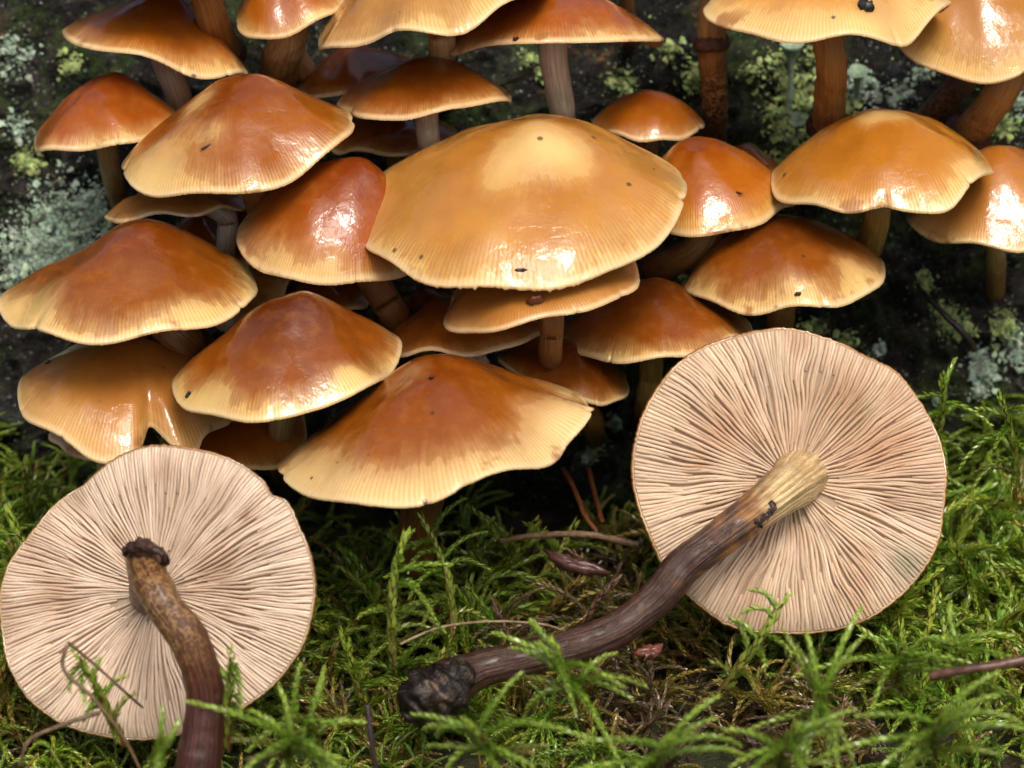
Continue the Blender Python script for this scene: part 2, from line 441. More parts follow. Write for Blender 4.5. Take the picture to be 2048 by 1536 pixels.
# lichen flakes and tiny bark moss: crusts nobody could count, real geometry on the log
def build_lichen():
    cs, ks, rs = [], [], []
    for (x0, a0), r, s, k in LC:
        n = int(190 * s * (r / 3.0) ** 2) + 50
        g = rng.normal(0, 0.55, (n, 2)) * r
        cs.append(np.column_stack([x0 + g[:, 0], a0 + g[:, 1] / LOG_R])); ks.append(np.full(n, k)); rs.append(np.where(rng.random(n) < 0.16, rng.uniform(0.5, 1.0, n), rng.uniform(0.12, 0.4, n)))
    n = 3500
    cs.append(np.column_stack([rng.uniform(-150, 150, n), np.radians(rng.uniform(4, 60, n))])); ks.append(rng.integers(0, 2, n)); rs.append(rng.uniform(0.10, 0.30, n))
    C = np.vstack(cs); k = np.concatenate(ks); r = np.concatenate(rs); n = len(C)
    P = log_point(C[:, 0], C[:, 1], 0.1 + 1.3 * rng.random(n) * fbm(np.stack([C[:, 0] / 2, C[:, 1] * 100, 0 * C[:, 0]], -1), 2, 5))
    nrm = np.stack([0 * C[:, 0], -np.cos(C[:, 1]), np.sin(C[:, 1])], -1) + rng.normal(0, 0.6, (n, 3))
    nrm /= np.linalg.norm(nrm, axis=1)[:, None]
    t = np.cross(nrm, rng.normal(0, 1, (n, 3))); t /= np.linalg.norm(t, axis=1)[:, None]; b_ = np.cross(nrm, t)
    th = np.linspace(0, 2 * np.pi, 7, endpoint=False)
    rad = r[:, None] * rng.uniform(0.35, 1.35, (n, 7))
    ring = P[:, None] + t[:, None] * (rad * np.cos(th))[..., None] + b_[:, None] * (rad * np.sin(th))[..., None] - nrm[:, None] * 0.05
    ring = ring + nrm[:, None] * rng.uniform(-0.1, 0.5, (n, 7))[..., None] * r[:, None, None]
    cen = P + nrm * (r * 0.45)[:, None]
    V = np.concatenate([cen[:, None], ring], 1)
    f = np.array([[0, 1 + i, 1 + (i + 1) % 7] for i in range(7)])
    F = (np.arange(n) * 8)[:, None, None] + f[None]
    c0 = np.array([0.44, 0.60, 0.46]); c1 = np.array([0.42, 0.56, 0.20])
    col = np.where(k[:, None] == 0, c0, c1) * rng.uniform(0.35, 1.3, (n, 1)) * rng.uniform(0.9, 1.1, (n, 3))
    o = make_mesh('lichen_crust', V.reshape(-1, 3), F.reshape(-1, 3), M_LICHEN, parent=LOG, attrs={'skin': np.repeat(col, 8, 0)}, loc=LOG_C, smooth=False)
    o['kind'] = 'stuff'

def leaf_batch(B, D, Nn, L, W, col, tipcol, fold=0.35, curl=0.25):
    """leaves: base B, direction D, surface normal Nn (n,3); returns V (n*4,3), F, colours"""
    S = np.cross(D, Nn); S /= np.linalg.norm(S, axis=1)[:, None] + 1e-9
    mid = B + D * (L * 0.42)[:, None]
    l = mid + S * W[:, None] + Nn * (W * fold)[:, None]; r = mid - S * W[:, None] + Nn * (W * fold)[:, None]
    tip = B + D * L[:, None] + Nn * (L * curl)[:, None]
    V = np.stack([B, r, tip, l], 1).reshape(-1, 3)
    n = len(B)
    F = (np.arange(n) * 4)[:, None, None] + np.array([[0, 1, 2], [0, 2, 3]])[None]
    mc = (col + tipcol) / 2
    C = np.stack([col, mc, tipcol, mc], 1).reshape(-1, 3)
    return V, F.reshape(-1, 3), C

def build_bark_moss():
    n = 60000
    x = rng.uniform(-150, 150, n); al = np.radians(rng.uniform(3, 60, n))
    m = fbm(np.stack([x / 14, al * LOG_R / 11, x * 0], -1), 4, 91)
    k = m > 0.56
    x, al = x[k], al[k]; n = len(x)
    P = log_point(x, al, -0.1)
    nrm = np.stack([0 * x, -np.cos(al), np.sin(al)], -1)
    D = nrm + rng.normal(0, 0.6, (n, 3)); D /= np.linalg.norm(D, axis=1)[:, None]
    N = np.cross(D, rng.normal(0, 1, (n, 3))); N /= np.linalg.norm(N, axis=1)[:, None]
    c = np.array([0.075, 0.125, 0.018]) * rng.uniform(0.35, 1.2, (n, 1)); c[rng.random(n) < 0.2] = [0.09, 0.05, 0.015]
    V, F, C = leaf_batch(P, D, N, rng.uniform(0.5, 1.5, n), rng.uniform(0.10, 0.22, n), c, c * 1.5)
    o = make_mesh('bark_moss', V, F, M_LEAFLOG, parent=LOG, attrs={'skin': C}, loc=LOG_C, smooth=False)
    o['kind'] = 'stuff'

build_lichen()
build_bark_moss()

# ------------------------------------------------------------------ mushrooms growing on the log
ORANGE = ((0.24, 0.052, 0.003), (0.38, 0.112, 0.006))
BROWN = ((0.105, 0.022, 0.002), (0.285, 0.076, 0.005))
RED = ((0.19, 0.032, 0.003), (0.37, 0.096, 0.008))
TAN = ((0.36, 0.125, 0.016), (0.46, 0.195, 0.038))
PALEGOLD = ((0.40, 0.150, 0.016), (0.53, 0.250, 0.050))
GOLD = ((0.38, 0.130, 0.009), (0.50, 0.200, 0.020))
PALE_Y = (0.78, 0.54, 0.20)
PALE_T = (0.64, 0.38, 0.13)
GROUP = 'brown mushrooms clustered on the log'

def cap_frame(c):
    t = math.asin(min(c['b'] / c['a'], 0.95)); ph = math.radians(c['roll'])
    e1 = RT * math.cos(ph) - UP * math.sin(ph)
    eu = RT * math.sin(ph) + UP * math.cos(ph)
    n = eu * math.cos(t) - FW * math.sin(t)
    return e1, np.cross(n, e1), n

def cap_surface(c, TH, RR, Rm, seed):
    p, u, s = c.get('prof', (2.1, 0.35, 0.42))
    g = lambda r: (1 - u) * (1 - r ** p) + u * np.exp(-(r / s) ** 2)
    H = c['h'] / c['a'] * Rm
    z = H * (g(RR) - g(np.ones_like(RR))) / (g(np.zeros(1)) - g(np.ones(1)))
    rs = np.random.default_rng(seed)
    rf = np.ones_like(TH); zo = np.zeros_like(TH)
    wv = c.get('wave', 1.0) * 1.25
    for k in range(2, 9):
        rf = rf + wv * rs.normal(0, 0.022 / k ** 0.6) * np.cos(k * TH + rs.uniform(0, 6.28)) * RR
        zo = zo + wv * rs.normal(0, 0.030 / k ** 0.5) * np.cos(k * TH + rs.uniform(0, 6.28)) * RR ** 2.5
    for (t0, wd, dr, dz, pw) in c.get('bumps', []):
        dth = (np.degrees(TH) - t0 + 180) % 360 - 180
        gg = np.exp(-(dth / wd) ** 2)
        rf = rf + dr * gg * RR ** 2; zo = zo + dz * gg * RR ** pw
    for q in range(c.get('nicks', 5)):                      # bites and tears in the margin
        t0, wd, dp = rs.uniform(0, 360), rs.uniform(0.8, 3.0), rs.uniform(0.008, 0.04)
        dth = (np.degrees(TH) - t0 + 180) % 360 - 180
        rf = rf - dp * np.exp(-(dth / wd) ** 2) * RR ** 14
    r = RR * rf
    sx, sy = c.get('shift', (0, 0))
    X = (r * np.cos(TH) + sx * (1 - RR) ** 1.5) * Rm
    Y = (r * np.sin(TH) + sy * (1 - RR) ** 1.5) * Rm
    lp = c.get('lip', 0.07) * Rm
    Z = z * (H - lp) / H + zo * Rm + lp * (1 - RR ** 5)
    lump = fbm(np.stack([X / (0.42 * Rm) + seed, Y / (0.42 * Rm), 0 * X], -1), 2, seed) - 0.5
    Z = Z + lump * 0.10 * Rm * np.clip(1.1 - RR ** 3, 0, 1)
    return X, Y, Z

def build_mushroom(i, c):
    seed = 100 + i * 13
    rs = np.random.default_rng(seed)
    d = c['d'] + DC
    P0 = at(c['cx'], c['cy'], d); Rm = c['a'] * d / FPX
    e1, e2, n = cap_frame(c)
    big = c['a'] > 120
    nth, nr = (420, 40) if big else (240, 26)
    th = np.linspace(0, 2 * np.pi, nth, endpoint=False)
    r = np.concatenate([np.linspace(0, 0.93, nr - 5), [0.955, 0.972, 0.985, 0.994, 1.0]])
    TH, RR = np.meshgrid(th, r)
    X, Y, Z = cap_surface(c, TH, RR, Rm, seed)
    # toothed edge: gill ends and torn margin
    tooth = rs.random(nth) * (0.4 + 0.6 * (np.arange(nth) % 2))
    dth = (np.degrees(th) - c.get('torn', 999) + 180) % 360 - 180
    amp = 0.30 + 0.25 * rs.random(nth) + (2.6 * np.exp(-(dth / 24) ** 2) * rs.random(nth) if 'torn' in c else 0)
    def world(X, Y, Z): return P0 + X[..., None] * e1 + Y[..., None] * e2 + Z[..., None] * n
    Xr, Yr, Zr = X.copy(), Y.copy(), Z.copy()
    k = (1 + tooth * amp * 0.18 / Rm)
    Xr[-1] *= k; Yr[-1] *= k; Zr[-1] -= tooth * amp * 0.25
    lipX, lipY, lipZ = Xr[-1] * 0.993, Yr[-1] * 0.993, Zr[-1] - 0.45
    V = world(np.vstack([Xr, lipX]), np.vstack([Yr, lipY]), np.vstack([Zr, lipZ])).reshape(-1, 3)
    RA = np.vstack([RR, np.full((1, nth), 1.0)]); TA = np.vstack([TH, TH[-1:]])
    uv = np.stack([TA / (2 * np.pi), RA], -1).reshape(-1, 2)
    # pigment: drying pale zone against the moist brown
    nx, ny = RA * np.cos(TA), RA * np.sin(TA)
    bd = c.get('border', 0.86) + 0.07 * (fbm(np.stack([2.2 * np.cos(TA), 2.2 * np.sin(TA), 0 * TA + seed], -1), 3, seed) - 0.5) * 2
    pale = np.clip((RA - bd) * 2.6, -0.8, 0.7)
    for (x, y, rad, am) in c.get('patches', []):
        pale = pale + am * np.exp(-((nx - x) ** 2 + (ny - y) ** 2) / rad ** 2)
    ca, cb = np.array(c['skin'][0]), np.array(c['skin'][1])
    m = sstep(0.08, 0.92, RA + 0.25 * (fbm(np.stack([nx * 2, ny * 2, 0 * nx + seed], -1), 3, seed + 2) - 0.5))[..., None]
    skin = ca * (1 - m) + cb * m
    skin = skin * (1 + 0.12 * rs.normal(0, 1))
    palec = np.broadcast_to(np.array(c.get('pale', PALE_Y)), skin.shape)
    # stem path
    H = c['h'] / c['a'] * Rm
    st = c.get('stem')
    wt, wb = c.get('sw', (44, 40))
    top = P0 + n * (0.45 * H) + (e1 * c.get('shift', (0, 0))[0] + e2 * c.get('shift', (0, 0))[1]) * Rm * 0.3
    pts = [top]
    if st is None:
        pts += [P0 - n * 0.10 * Rm + FW * 2, at(c['cx'], c['cy'] + 0.30 * c['a'] + 60, d + 14)]
        q = (c['cx'] + 0.05 * c['a'], c['cy'] + 0.35 * c['a'] + 130)
        pts.append(at(q[0], q[1], max(log_depth(*q), d + 20)) + FW * 7)
    else:
        for (px, py, dd) in st:
            if dd is None:
                pts.append(at(px, py, log_depth(px, py)) + FW * 6)
            else:
                pts.append(at(px, py, d + dd))
    pts = np.array(pts)
    rad = np.linspace(wt, wb, len(pts)) * 0.5 * d / FPX
    base = pts[-1]
    root = thing('mushroom', c['label'], 'mushroom', base, GROUP)
    make_mesh('cap', V, grid_faces(len(RA), nth), M_CAP, root, {'skin': skin.reshape(-1, 3), 'palec': palec.reshape(-1, 3), 'pale': pale.ravel()}, uv, loc=base)
    # underside with radial gills
    ru = np.linspace(1.0, 0.10, 16)
    TU, RU = np.meshgrid(th, ru)
    XU, YU, ZU = cap_surface(c, TU, RU, Rm, seed)
    k2 = 0.993 * (1 + RU ** 8 * (k - 1)[None, :])
    XU, YU = XU * k2, YU * k2
    cor = np.sin(TU * 105) * 0.30 * sstep(1.0, 0.9, RU)
    ZU = ZU - 0.45 - 0.25 * (tooth * amp)[None, :] * RU ** 8 - (0.11 * Rm) * (1 - RU) ** 0.7 * (RU * 3.2).clip(0, 1) + cor
    gcol = np.array(c.get('gillc', (0.62, 0.44, 0.25)))
    gsk = np.broadcast_to(gcol, RU.shape + (3,)) * (0.9 + 0.1 * np.sin(TU * 105))[..., None]
    make_mesh('gill_layer', world(XU, YU, ZU).reshape(-1, 3), grid_faces(len(ru), nth)[:, ::-1], M_UNDER, root, {'skin': gsk.reshape(-1, 3)}, loc=base)
    # stem
    SV, SF, SU = tube_geo(pts, rad, 60, 24, 0.10, c.get('scaly', 0.0) * 0.16, seed)
    v = SU[:, 1]
    c0, c1, c2 = np.array(c.get('stemtop', (0.60, 0.40, 0.18))), np.array([0.36, 0.15, 0.035]), np.array([0.085, 0.030, 0.010])
    s0, s1 = c.get('stemgrad', (0.45, 0.85))
    nz = 0.16 * (fbm(SV / 2.0, 2, seed) - 0.5)
    a1 = sstep(s0 - 0.12, s0 + 0.12, v + nz)[:, None]; a2 = sstep(s1 - 0.15, s1 + 0.12, v + nz)[:, None]
    ssk = (c0 * (1 - a1) + c1 * a1) * (1 - a2) + c2 * a2
    sto = make_mesh('stem', SV, SF, M_STEM, root, {'skin': ssk, 'scaly': np.clip(c.get('scaly', 0.0) * sstep(0.3, 0.5, v), 0, 1)}, SU, loc=base)
    if 'ring' in c:
        rt, rw = c['ring']
        pr = catmull(np.column_stack([pts, rad]), 80)
        T, N, B = frames(pr[:, :3]); j = int(rt * 79)
        ang = np.linspace(0, 2 * np.pi, 40, endpoint=False); rows = []
        prof = [(-0.9, 0.92), (-0.55, 1.06), (-0.15, 1.20 * rw), (0.25, 1.36 * rw), (0.55, 1.30 * rw), (0.60, 1.10), (0.65, 0.92)]
        for (off, kk) in prof:
            wob = 1 + 0.16 * (fbm(np.stack([np.cos(ang) * 1.6, np.sin(ang) * 1.6, 0 * ang + off * 2], -1), 2, seed) - 0.5) * (kk > 1)
            wz = off + 0.5 * (fbm(np.stack([np.cos(ang) * 1.2, np.sin(ang) * 1.2, 0 * ang + 9], -1), 2, seed) - 0.5)
            rows.append(pr[j, :3] + (N[j] * np.cos(ang)[:, None] + B[j] * np.sin(ang)[:, None]) * (pr[j, 3] * kk * wob)[:, None] + T[j] * (wz * pr[j, 3] * 0.75)[:, None])
        RV = np.array(rows).reshape(-1, 3)
        rk = np.broadcast_to(np.array([0.10, 0.030, 0.012]), RV.shape)
        ruv = np.stack([np.tile(ang / 6.2832, len(prof)), np.repeat(np.linspace(0, 1, len(prof)), 40)], -1)
        make_mesh('ring', RV, grid_faces(len(prof), 40), M_STEMD, sto, {'skin': rk, 'scaly': np.zeros(len(RV))}, ruv, loc=base)
    return root

S = dict
MUSH = [
 S(cx=1045, cy=410, a=323, b=176, roll=-7, h=152, d=520, skin=PALEGOLD, border=0.94, shift=(0.12, 0.05), prof=(2.4, 0.34, 0.5), torn=-100, wave=0.7,
   patches=[(0.02, -0.12, 0.30, 1.25), (0.28, -0.20, 0.20, 0.8), (-0.2, -0.3, 0.15, 0.6), (0.0, -0.62, 0.35, 0.25), (-0.5, -0.3, 0.3, -0.15)],
   stem=[(1050, 470, 8), (1060, 590, 30), (1080, 680, None)], sw=(60, 50),
   label='largest golden mushroom, pale blotch on its umbo and a toothed front edge'),
 S(cx=474, cy=296, a=234, b=98, roll=-12, h=140, d=530, skin=ORANGE, border=0.98, shift=(0.16, 0.08), prof=(2.3, 0.4, 0.48),
   patches=[(-0.55, -0.45, 0.28, 0.95), (-0.30, -0.05, 0.18, 1.1), (-0.15, -0.55, 0.2, 0.7)], bumps=[(228, 24, -0.03, -0.06, 1.5), (205, 20, 0.03, 0.05, 2)],
   stem=[(500, 340, 3), (517, 400, 6), (545, 500, 30), (560, 560, None)], sw=(66, 56), stemgrad=(0.20, 0.7), stemtop=(0.45, 0.2, 0.05),
   label='glossy orange mushroom with pale yellow left flank and peeled white patch'),
 S(cx=212, cy=258, a=150, b=50, roll=-8, h=112, d=552, skin=RED, border=0.98, shift=(0.18, 0), prof=(2.0, 0.3, 0.46),
   stem=[(215, 300, 4), (230, 380, 20), (240, 420, None)], label='smooth red-brown mushroom standing against the log beside the bare bark'),
 S(cx=314, cy=104, a=192, b=36, roll=13, h=118, d=556, skin=ORANGE, border=0.98, prof=(1.8, 0.25, 0.4), patches=[(0.6, -0.5, 0.4, 0.25)],
   stem=[(335, 130, 3), (358, 200, 8), (350, 290, None)], sw=(62, 50), stemgrad=(0.6, 0.9), stemtop=(0.74, 0.52, 0.36),
   label='orange mushroom sloping down to one side above the red-brown one'),
 S(cx=325, cy=-58, a=175, b=66, roll=0, h=110, d=545, skin=ORANGE, border=0.95, stem=[(400, -30, 0), (425, 40, 6), (450, 100, 18), (480, 190, None)], sw=(62, 66),
   stemgrad=(0.25, 0.75), stemtop=(0.50, 0.26, 0.08), ring=(0.50, 1.0), label='orange mushroom whose cap rim just enters at the very top over a curved stem'),
 S(cx=578, cy=14, a=116, b=62, roll=-14, h=95, d=548, skin=ORANGE, border=0.95, stem=[(580, 60, 3), (560, 130, 14), (545, 240, None)], sw=(70, 80), scaly=1.0, stemgrad=(0.3, 0.5),
   label='small orange mushroom wedged between two larger caps at the top'),
 S(cx=872, cy=22, a=246, b=64, roll=-14, h=150, d=540, skin=PALEGOLD, border=0.95, patches=[(0.1, -0.5, 0.35, 0.3), (-0.4, -0.5, 0.15, 0.4)],
   stem=[(880, 60, 2), (884, 110, 8), (880, 210, None)], sw=(62, 50), stemgrad=(0.35, 0.8), label='wide golden mushroom with wet creased gloss and a tilted rim at the top'),
 S(cx=1107, cy=84, a=227, b=30, roll=-2, h=128, d=550, skin=RED, border=0.98, prof=(2.0, 0.3, 0.42), stem=[(1108, 115, 0), (1118, 180, 4), (1126, 245, 14), (1128, 280, None)], sw=(62, 48),
   stemgrad=(0.52, 0.9), stemtop=(0.84, 0.74, 0.56), ring=(0.76, 0.9), label='red-orange mushroom with straight level rim and a two-tone stem, white above brown'),
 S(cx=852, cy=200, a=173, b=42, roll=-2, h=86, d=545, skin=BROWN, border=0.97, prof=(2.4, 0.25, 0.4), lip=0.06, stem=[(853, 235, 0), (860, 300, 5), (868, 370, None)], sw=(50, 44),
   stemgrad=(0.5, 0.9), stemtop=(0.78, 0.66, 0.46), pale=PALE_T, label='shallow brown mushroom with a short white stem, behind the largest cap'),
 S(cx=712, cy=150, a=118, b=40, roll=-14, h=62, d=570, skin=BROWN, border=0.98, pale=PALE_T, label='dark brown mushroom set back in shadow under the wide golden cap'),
 S(cx=664, cy=488, a=190, b=84, roll=6, h=180, d=530, skin=RED, border=0.95, shift=(0.2, 0.08), prof=(2.5, 0.25, 0.5), patches=[(-0.3, -0.65, 0.3, 0.3), (0.05, -0.72, 0.2, 0.25)],
   stem=[(735, 540, 6), (770, 600, 8), (790, 640, 14), (790, 720, None)], sw=(70, 60), stemgrad=(0.15, 0.8), stemtop=(0.3, 0.12, 0.04), ring=(0.42, 1.1),
   label='steep reddish mushroom with crinkled wet highlight touching the largest cap'),
 S(cx=262, cy=592, a=258, b=86, roll=-4, h=148, d=522, skin=ORANGE, border=0.93, shift=(0.20, 0.05), prof=(2.0, 0.42, 0.48), patches=[(-0.65, -0.45, 0.35, 0.55), (0.55, -0.72, 0.16, 0.45)],
   stem=[(330, 640, 4), (375, 690, 10), (400, 760, None)], sw=(80, 70), stemgrad=(0.15, 0.6), ring=(0.40, 1.1), label='broad orange mushroom with streaked pale margin beside the mint lichen'),
 S(cx=352, cy=410, a=140, b=34, roll=-6, h=52, d=543, skin=TAN, border=0.98, pale=PALE_T, stem=[(430, 415, 0), (455, 440, 2), (452, 500, 8), (450, 560, None)], sw=(52, 34),
   stemgrad=(0.75, 0.95), stemtop=(0.80, 0.70, 0.55), label='thin tan mushroom tucked under the peeled orange one, with pale stem'),
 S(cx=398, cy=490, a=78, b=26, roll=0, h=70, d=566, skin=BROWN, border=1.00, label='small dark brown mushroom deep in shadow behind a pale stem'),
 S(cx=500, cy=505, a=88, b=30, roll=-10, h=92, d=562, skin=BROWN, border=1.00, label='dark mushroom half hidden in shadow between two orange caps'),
 S(cx=505, cy=600, a=90, b=42, roll=-38, h=60, d=550, skin=TAN, border=0.81, pale=PALE_T, label='narrow tan mushroom edge squeezed between the broad orange and dark orange caps'),
 S(cx=262, cy=795, a=228, b=92, roll=5, h=125, d=528, skin=TAN, border=0.85, pale=PALE_T, lip=0.08, prof=(2.2, 0.2, 0.4), wave=0.8,
   bumps=[(-68, 7, -0.30, 0.10, 4), (-95, 16, 0.04, -0.08, 4), (-52, 7, 0.08, -0.14, 4)], label='tan wavy mushroom with a deep curled notch in its front edge'),
 S(cx=215, cy=880, a=112, b=36, roll=10, h=60, d=545, skin=TAN, border=0.60, pale=(0.45, 0.3, 0.16), label='pale tan mushroom hidden beneath the notched one'),
 S(cx=570, cy=742, a=232, b=84, roll=-9, h=152, d=512, skin=BROWN, border=0.95, shift=(0.24, 0.05), prof=(2.2, 0.4, 0.48), patches=[(-0.6, -0.62, 0.25, 0.45), (0.55, -0.7, 0.14, 0.55)],
   stem=[(570, 800, 8), (560, 880, 24), (560, 960, None)], sw=(56, 50), label='dark orange mushroom with jagged pale patches along its front margin'),
 S(cx=470, cy=868, a=146, b=80, roll=-6, h=70, d=534, skin=ORANGE, border=0.98, pale=PALE_T, label='orange mushroom mostly covered by the dark orange one above it'),
 S(cx=872, cy=884, a=312, b=94, roll=-10.5, h=180, d=505, skin=ORANGE, border=0.83, shift=(0.07, 0.05), prof=(1.8, 0.5, 0.48),
   patches=[(-0.15, -0.12, 0.2, 0.75), (-0.6, -0.6, 0.3, 0.25), (0.7, -0.3, 0.3, 0.35)], bumps=[(-8, 12, 0.05, 0.05, 3), (-30, 8, -0.04, 0.0, 3)], pale=(0.78, 0.55, 0.24),
   stem=[(860, 940, 6), (840, 1030, 18), (830, 1120, 40)], sw=(84, 84), stemgrad=(0.5, 1.1), stemtop=(0.16, 0.07, 0.03),
   label='large orange mushroom with umbo and wide cream margin, lowest in the cluster'),
 S(cx=1080, cy=580, a=202, b=70, roll=-14, h=84, d=514, skin=TAN, border=0.98, pale=PALE_T, stem=[(1100, 620, 1), (1104, 660, 3), (1100, 720, 14), (1100, 780, None)], sw=(52, 46),
   stemgrad=(0.05, 0.75), label='tan mushroom directly beneath the largest cap, bark flake stuck on it'),
 S(cx=926, cy=672, a=160, b=38, roll=-6, h=76, d=530, skin=BROWN, border=0.98, pale=PALE_T, shift=(-0.3, 0.1), bumps=[(-115, 18, 0.0, 0.05, 3)], stem=[(935, 700, 2), (960, 740, 6), (985, 800, None)], sw=(54, 50),
   stemgrad=(0.6, 0.95), stemtop=(0.76, 0.64, 0.42), label='thin brown mushroom with ruffled rim just over the lowest large cap'),
 S(cx=1307, cy=668, a=196, b=46, roll=-4, h=118, d=540, skin=BROWN, border=0.98, prof=(1.9, 0.3, 0.4), stem=[(1302, 700, 1), (1302, 750, 4), (1292, 810, 12), (1285, 860, None)], sw=(50, 44),
   stemgrad=(0.4, 0.8), stemtop=(0.52, 0.32, 0.08), ring=(0.62, 1.0), label='dark brown mushroom partly behind the upturned gills on the stump side'),
 S(cx=1128, cy=742, a=132, b=56, roll=16, h=62, d=534, skin=BROWN, border=0.98, pale=PALE_T, stem=[(1150, 790, 2), (1180, 840, 8), (1190, 880, None)], sw=(60, 50), stemgrad=(0.05, 0.5),
   label='plain brown mushroom tilted below the dark brown one'),
 S(cx=1567, cy=556, a=203, b=66, roll=-7, h=128, d=542, skin=BROWN, border=0.97, prof=(2.3, 0.2, 0.5), patches=[(0.55, -0.5, 0.3, 0.55), (0.1, -0.8, 0.25, 0.35)], shift=(-0.05, 0.1),
   stem=[(1560, 600, 2), (1558, 650, 12), (1550, 700, None)], sw=(66, 56), stemgrad=(0.1, 0.6), label='domed brown mushroom with yellow wet margin over the upturned gills'),
 S(cx=1418, cy=412, a=162, b=56, roll=-8, h=138, d=545, skin=ORANGE, border=0.91, pale=(0.72, 0.42, 0.11), shift=(-0.1, 0.1), prof=(2.6, 0.25, 0.5), bumps=[(8, 25, 0.06, -0.12, 3)],
   stem=[(1418, 450, 2), (1395, 495, 3), (1330, 530, 10), (1270, 552, 24), (1240, 560, None)], sw=(60, 62), stemgrad=(0.28, 0.55), stemtop=(0.52, 0.30, 0.10), ring=(0.48, 1.05),
   label='orange mushroom with yellow band margin tucked behind the largest cap'),
 S(cx=1296, cy=246, a=111, b=40, roll=0, h=66, d=560, skin=ORANGE, border=0.98, prof=(2.3, 0.15, 0.4), pale=PALE_T, label='small smooth rounded brown mushroom beside a scaly stem'),
 S(cx=1763, cy=348, a=224, b=80, roll=-6, h=128, d=540, skin=GOLD, border=0.95, prof=(2.3, 0.3, 0.48), patches=[(-0.08, -0.08, 0.2, 1.1), (0.18, -0.02, 0.16, 0.95), (0.6, -0.55, 0.35, 0.4)],
   bumps=[(-100, 12, -0.03, 0.08, 3), (-68, 12, 0.05, -0.07, 3)], stem=[(1755, 400, 2), (1752, 440, 4), (1738, 490, 16), (1725, 540, None)], sw=(54, 60), stemgrad=(0.42, 0.8), stemtop=(0.50, 0.28, 0.06), ring=(0.62, 0.95),
   label='golden mushroom with pale mottled centre and dipped front rim'),
 S(cx=1992, cy=408, a=182, b=84, roll=-10, h=118, d=556, skin=TAN, border=0.89, pale=PALE_T, prof=(2.0, 0.3, 0.45), shift=(0.1, 0.0), label='pinkish tan mushroom with ribbed drooping margin behind the mottled golden one'),
 S(cx=1645, cy=16, a=240, b=92, roll=0, h=140, d=540, skin=PALEGOLD, border=0.83, patches=[(0.3, -0.5, 0.4, 0.3)], bumps=[(-2, 10, 0.03, 0.05, 3)],
   stem=[(1655, 60, 0), (1662, 150, 4), (1655, 260, 22), (1650, 330, None)], sw=(62, 66), scaly=0.8, stemgrad=(0.38, 0.72), stemtop=(0.50, 0.24, 0.06), ring=(0.50, 1.05),
   label='golden mushroom at the top with a soil crumb on it and a ringed stem'),
 S(cx=1962, cy=52, a=188, b=116, roll=-4, h=130, d=556, skin=PALEGOLD, border=0.89, patches=[(0.1, -0.4, 0.4, 0.35)],
   stem=[(2020, 120, 0), (1985, 210, 4), (1925, 280, 16), (1900, 330, None)], sw=(74, 62), scaly=0.8, stemgrad=(0.42, 0.62), stemtop=(0.50, 0.24, 0.06), ring=(0.55, 1.15),
   label='shiny golden mushroom with slanting ringed stem above the pinkish tan one'),
 S(cx=1440, cy=-62, a=120, b=50, roll=10, h=90, d=556, skin=ORANGE, border=0.91, stem=[(1430, -10, 0), (1424, 80, 2), (1428, 200, 12), (1430, 300, None)], sw=(58, 56), scaly=1.0, stemgrad=(0.25, 0.42),
   stemtop=(0.50, 0.28, 0.09), ring=(0.30, 1.0), label='mushroom showing mainly its straight dark scaly stem against the log'),
 S(cx=1985, cy=40, a=90, b=40, roll=-10, h=60, d=568, skin=BROWN, border=0.96, stem=[(1970, 100, 2), (1900, 190, 6), (1850, 245, 14), (1830, 280, None)], sw=(60, 52), stemgrad=(0.1, 0.3), scaly=0.4,
   label='mushroom showing only its slanting dark red-brown stem behind a ringed one'),
 S(cx=1250, cy=-30, a=70, b=26, roll=-8, h=40, d=552, skin=ORANGE, border=0.91, gillc=(0.66, 0.58, 0.48), stem=[(1255, 20, 10), (1262, 90, None)], sw=(34, 30), label='mushroom showing only its white gilled edge over the red-orange cap'),
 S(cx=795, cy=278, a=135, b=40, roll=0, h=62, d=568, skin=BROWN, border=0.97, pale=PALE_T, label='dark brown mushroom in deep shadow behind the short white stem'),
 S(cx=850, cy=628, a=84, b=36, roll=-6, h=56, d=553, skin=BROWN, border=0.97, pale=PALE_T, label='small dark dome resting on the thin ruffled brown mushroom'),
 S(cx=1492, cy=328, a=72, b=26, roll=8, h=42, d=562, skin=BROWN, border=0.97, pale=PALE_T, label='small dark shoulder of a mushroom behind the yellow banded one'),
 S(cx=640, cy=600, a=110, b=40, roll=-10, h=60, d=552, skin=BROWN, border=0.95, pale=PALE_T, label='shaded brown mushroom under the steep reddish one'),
 S(cx=560, cy=10, a=74, b=26, roll=-10, h=40, d=562, skin=ORANGE, border=0.9, stem=[(566, 55, 2), (588, 105, 4), (612, 150, 12), (625, 190, None)], sw=(46, 52), stemgrad=(0.7, 1.0), stemtop=(0.58, 0.34, 0.17),
   label='mushroom showing only its wet tan stem beside a thick scaly one'),
]
for i, c in enumerate(MUSH):
    build_mushroom(i, c)

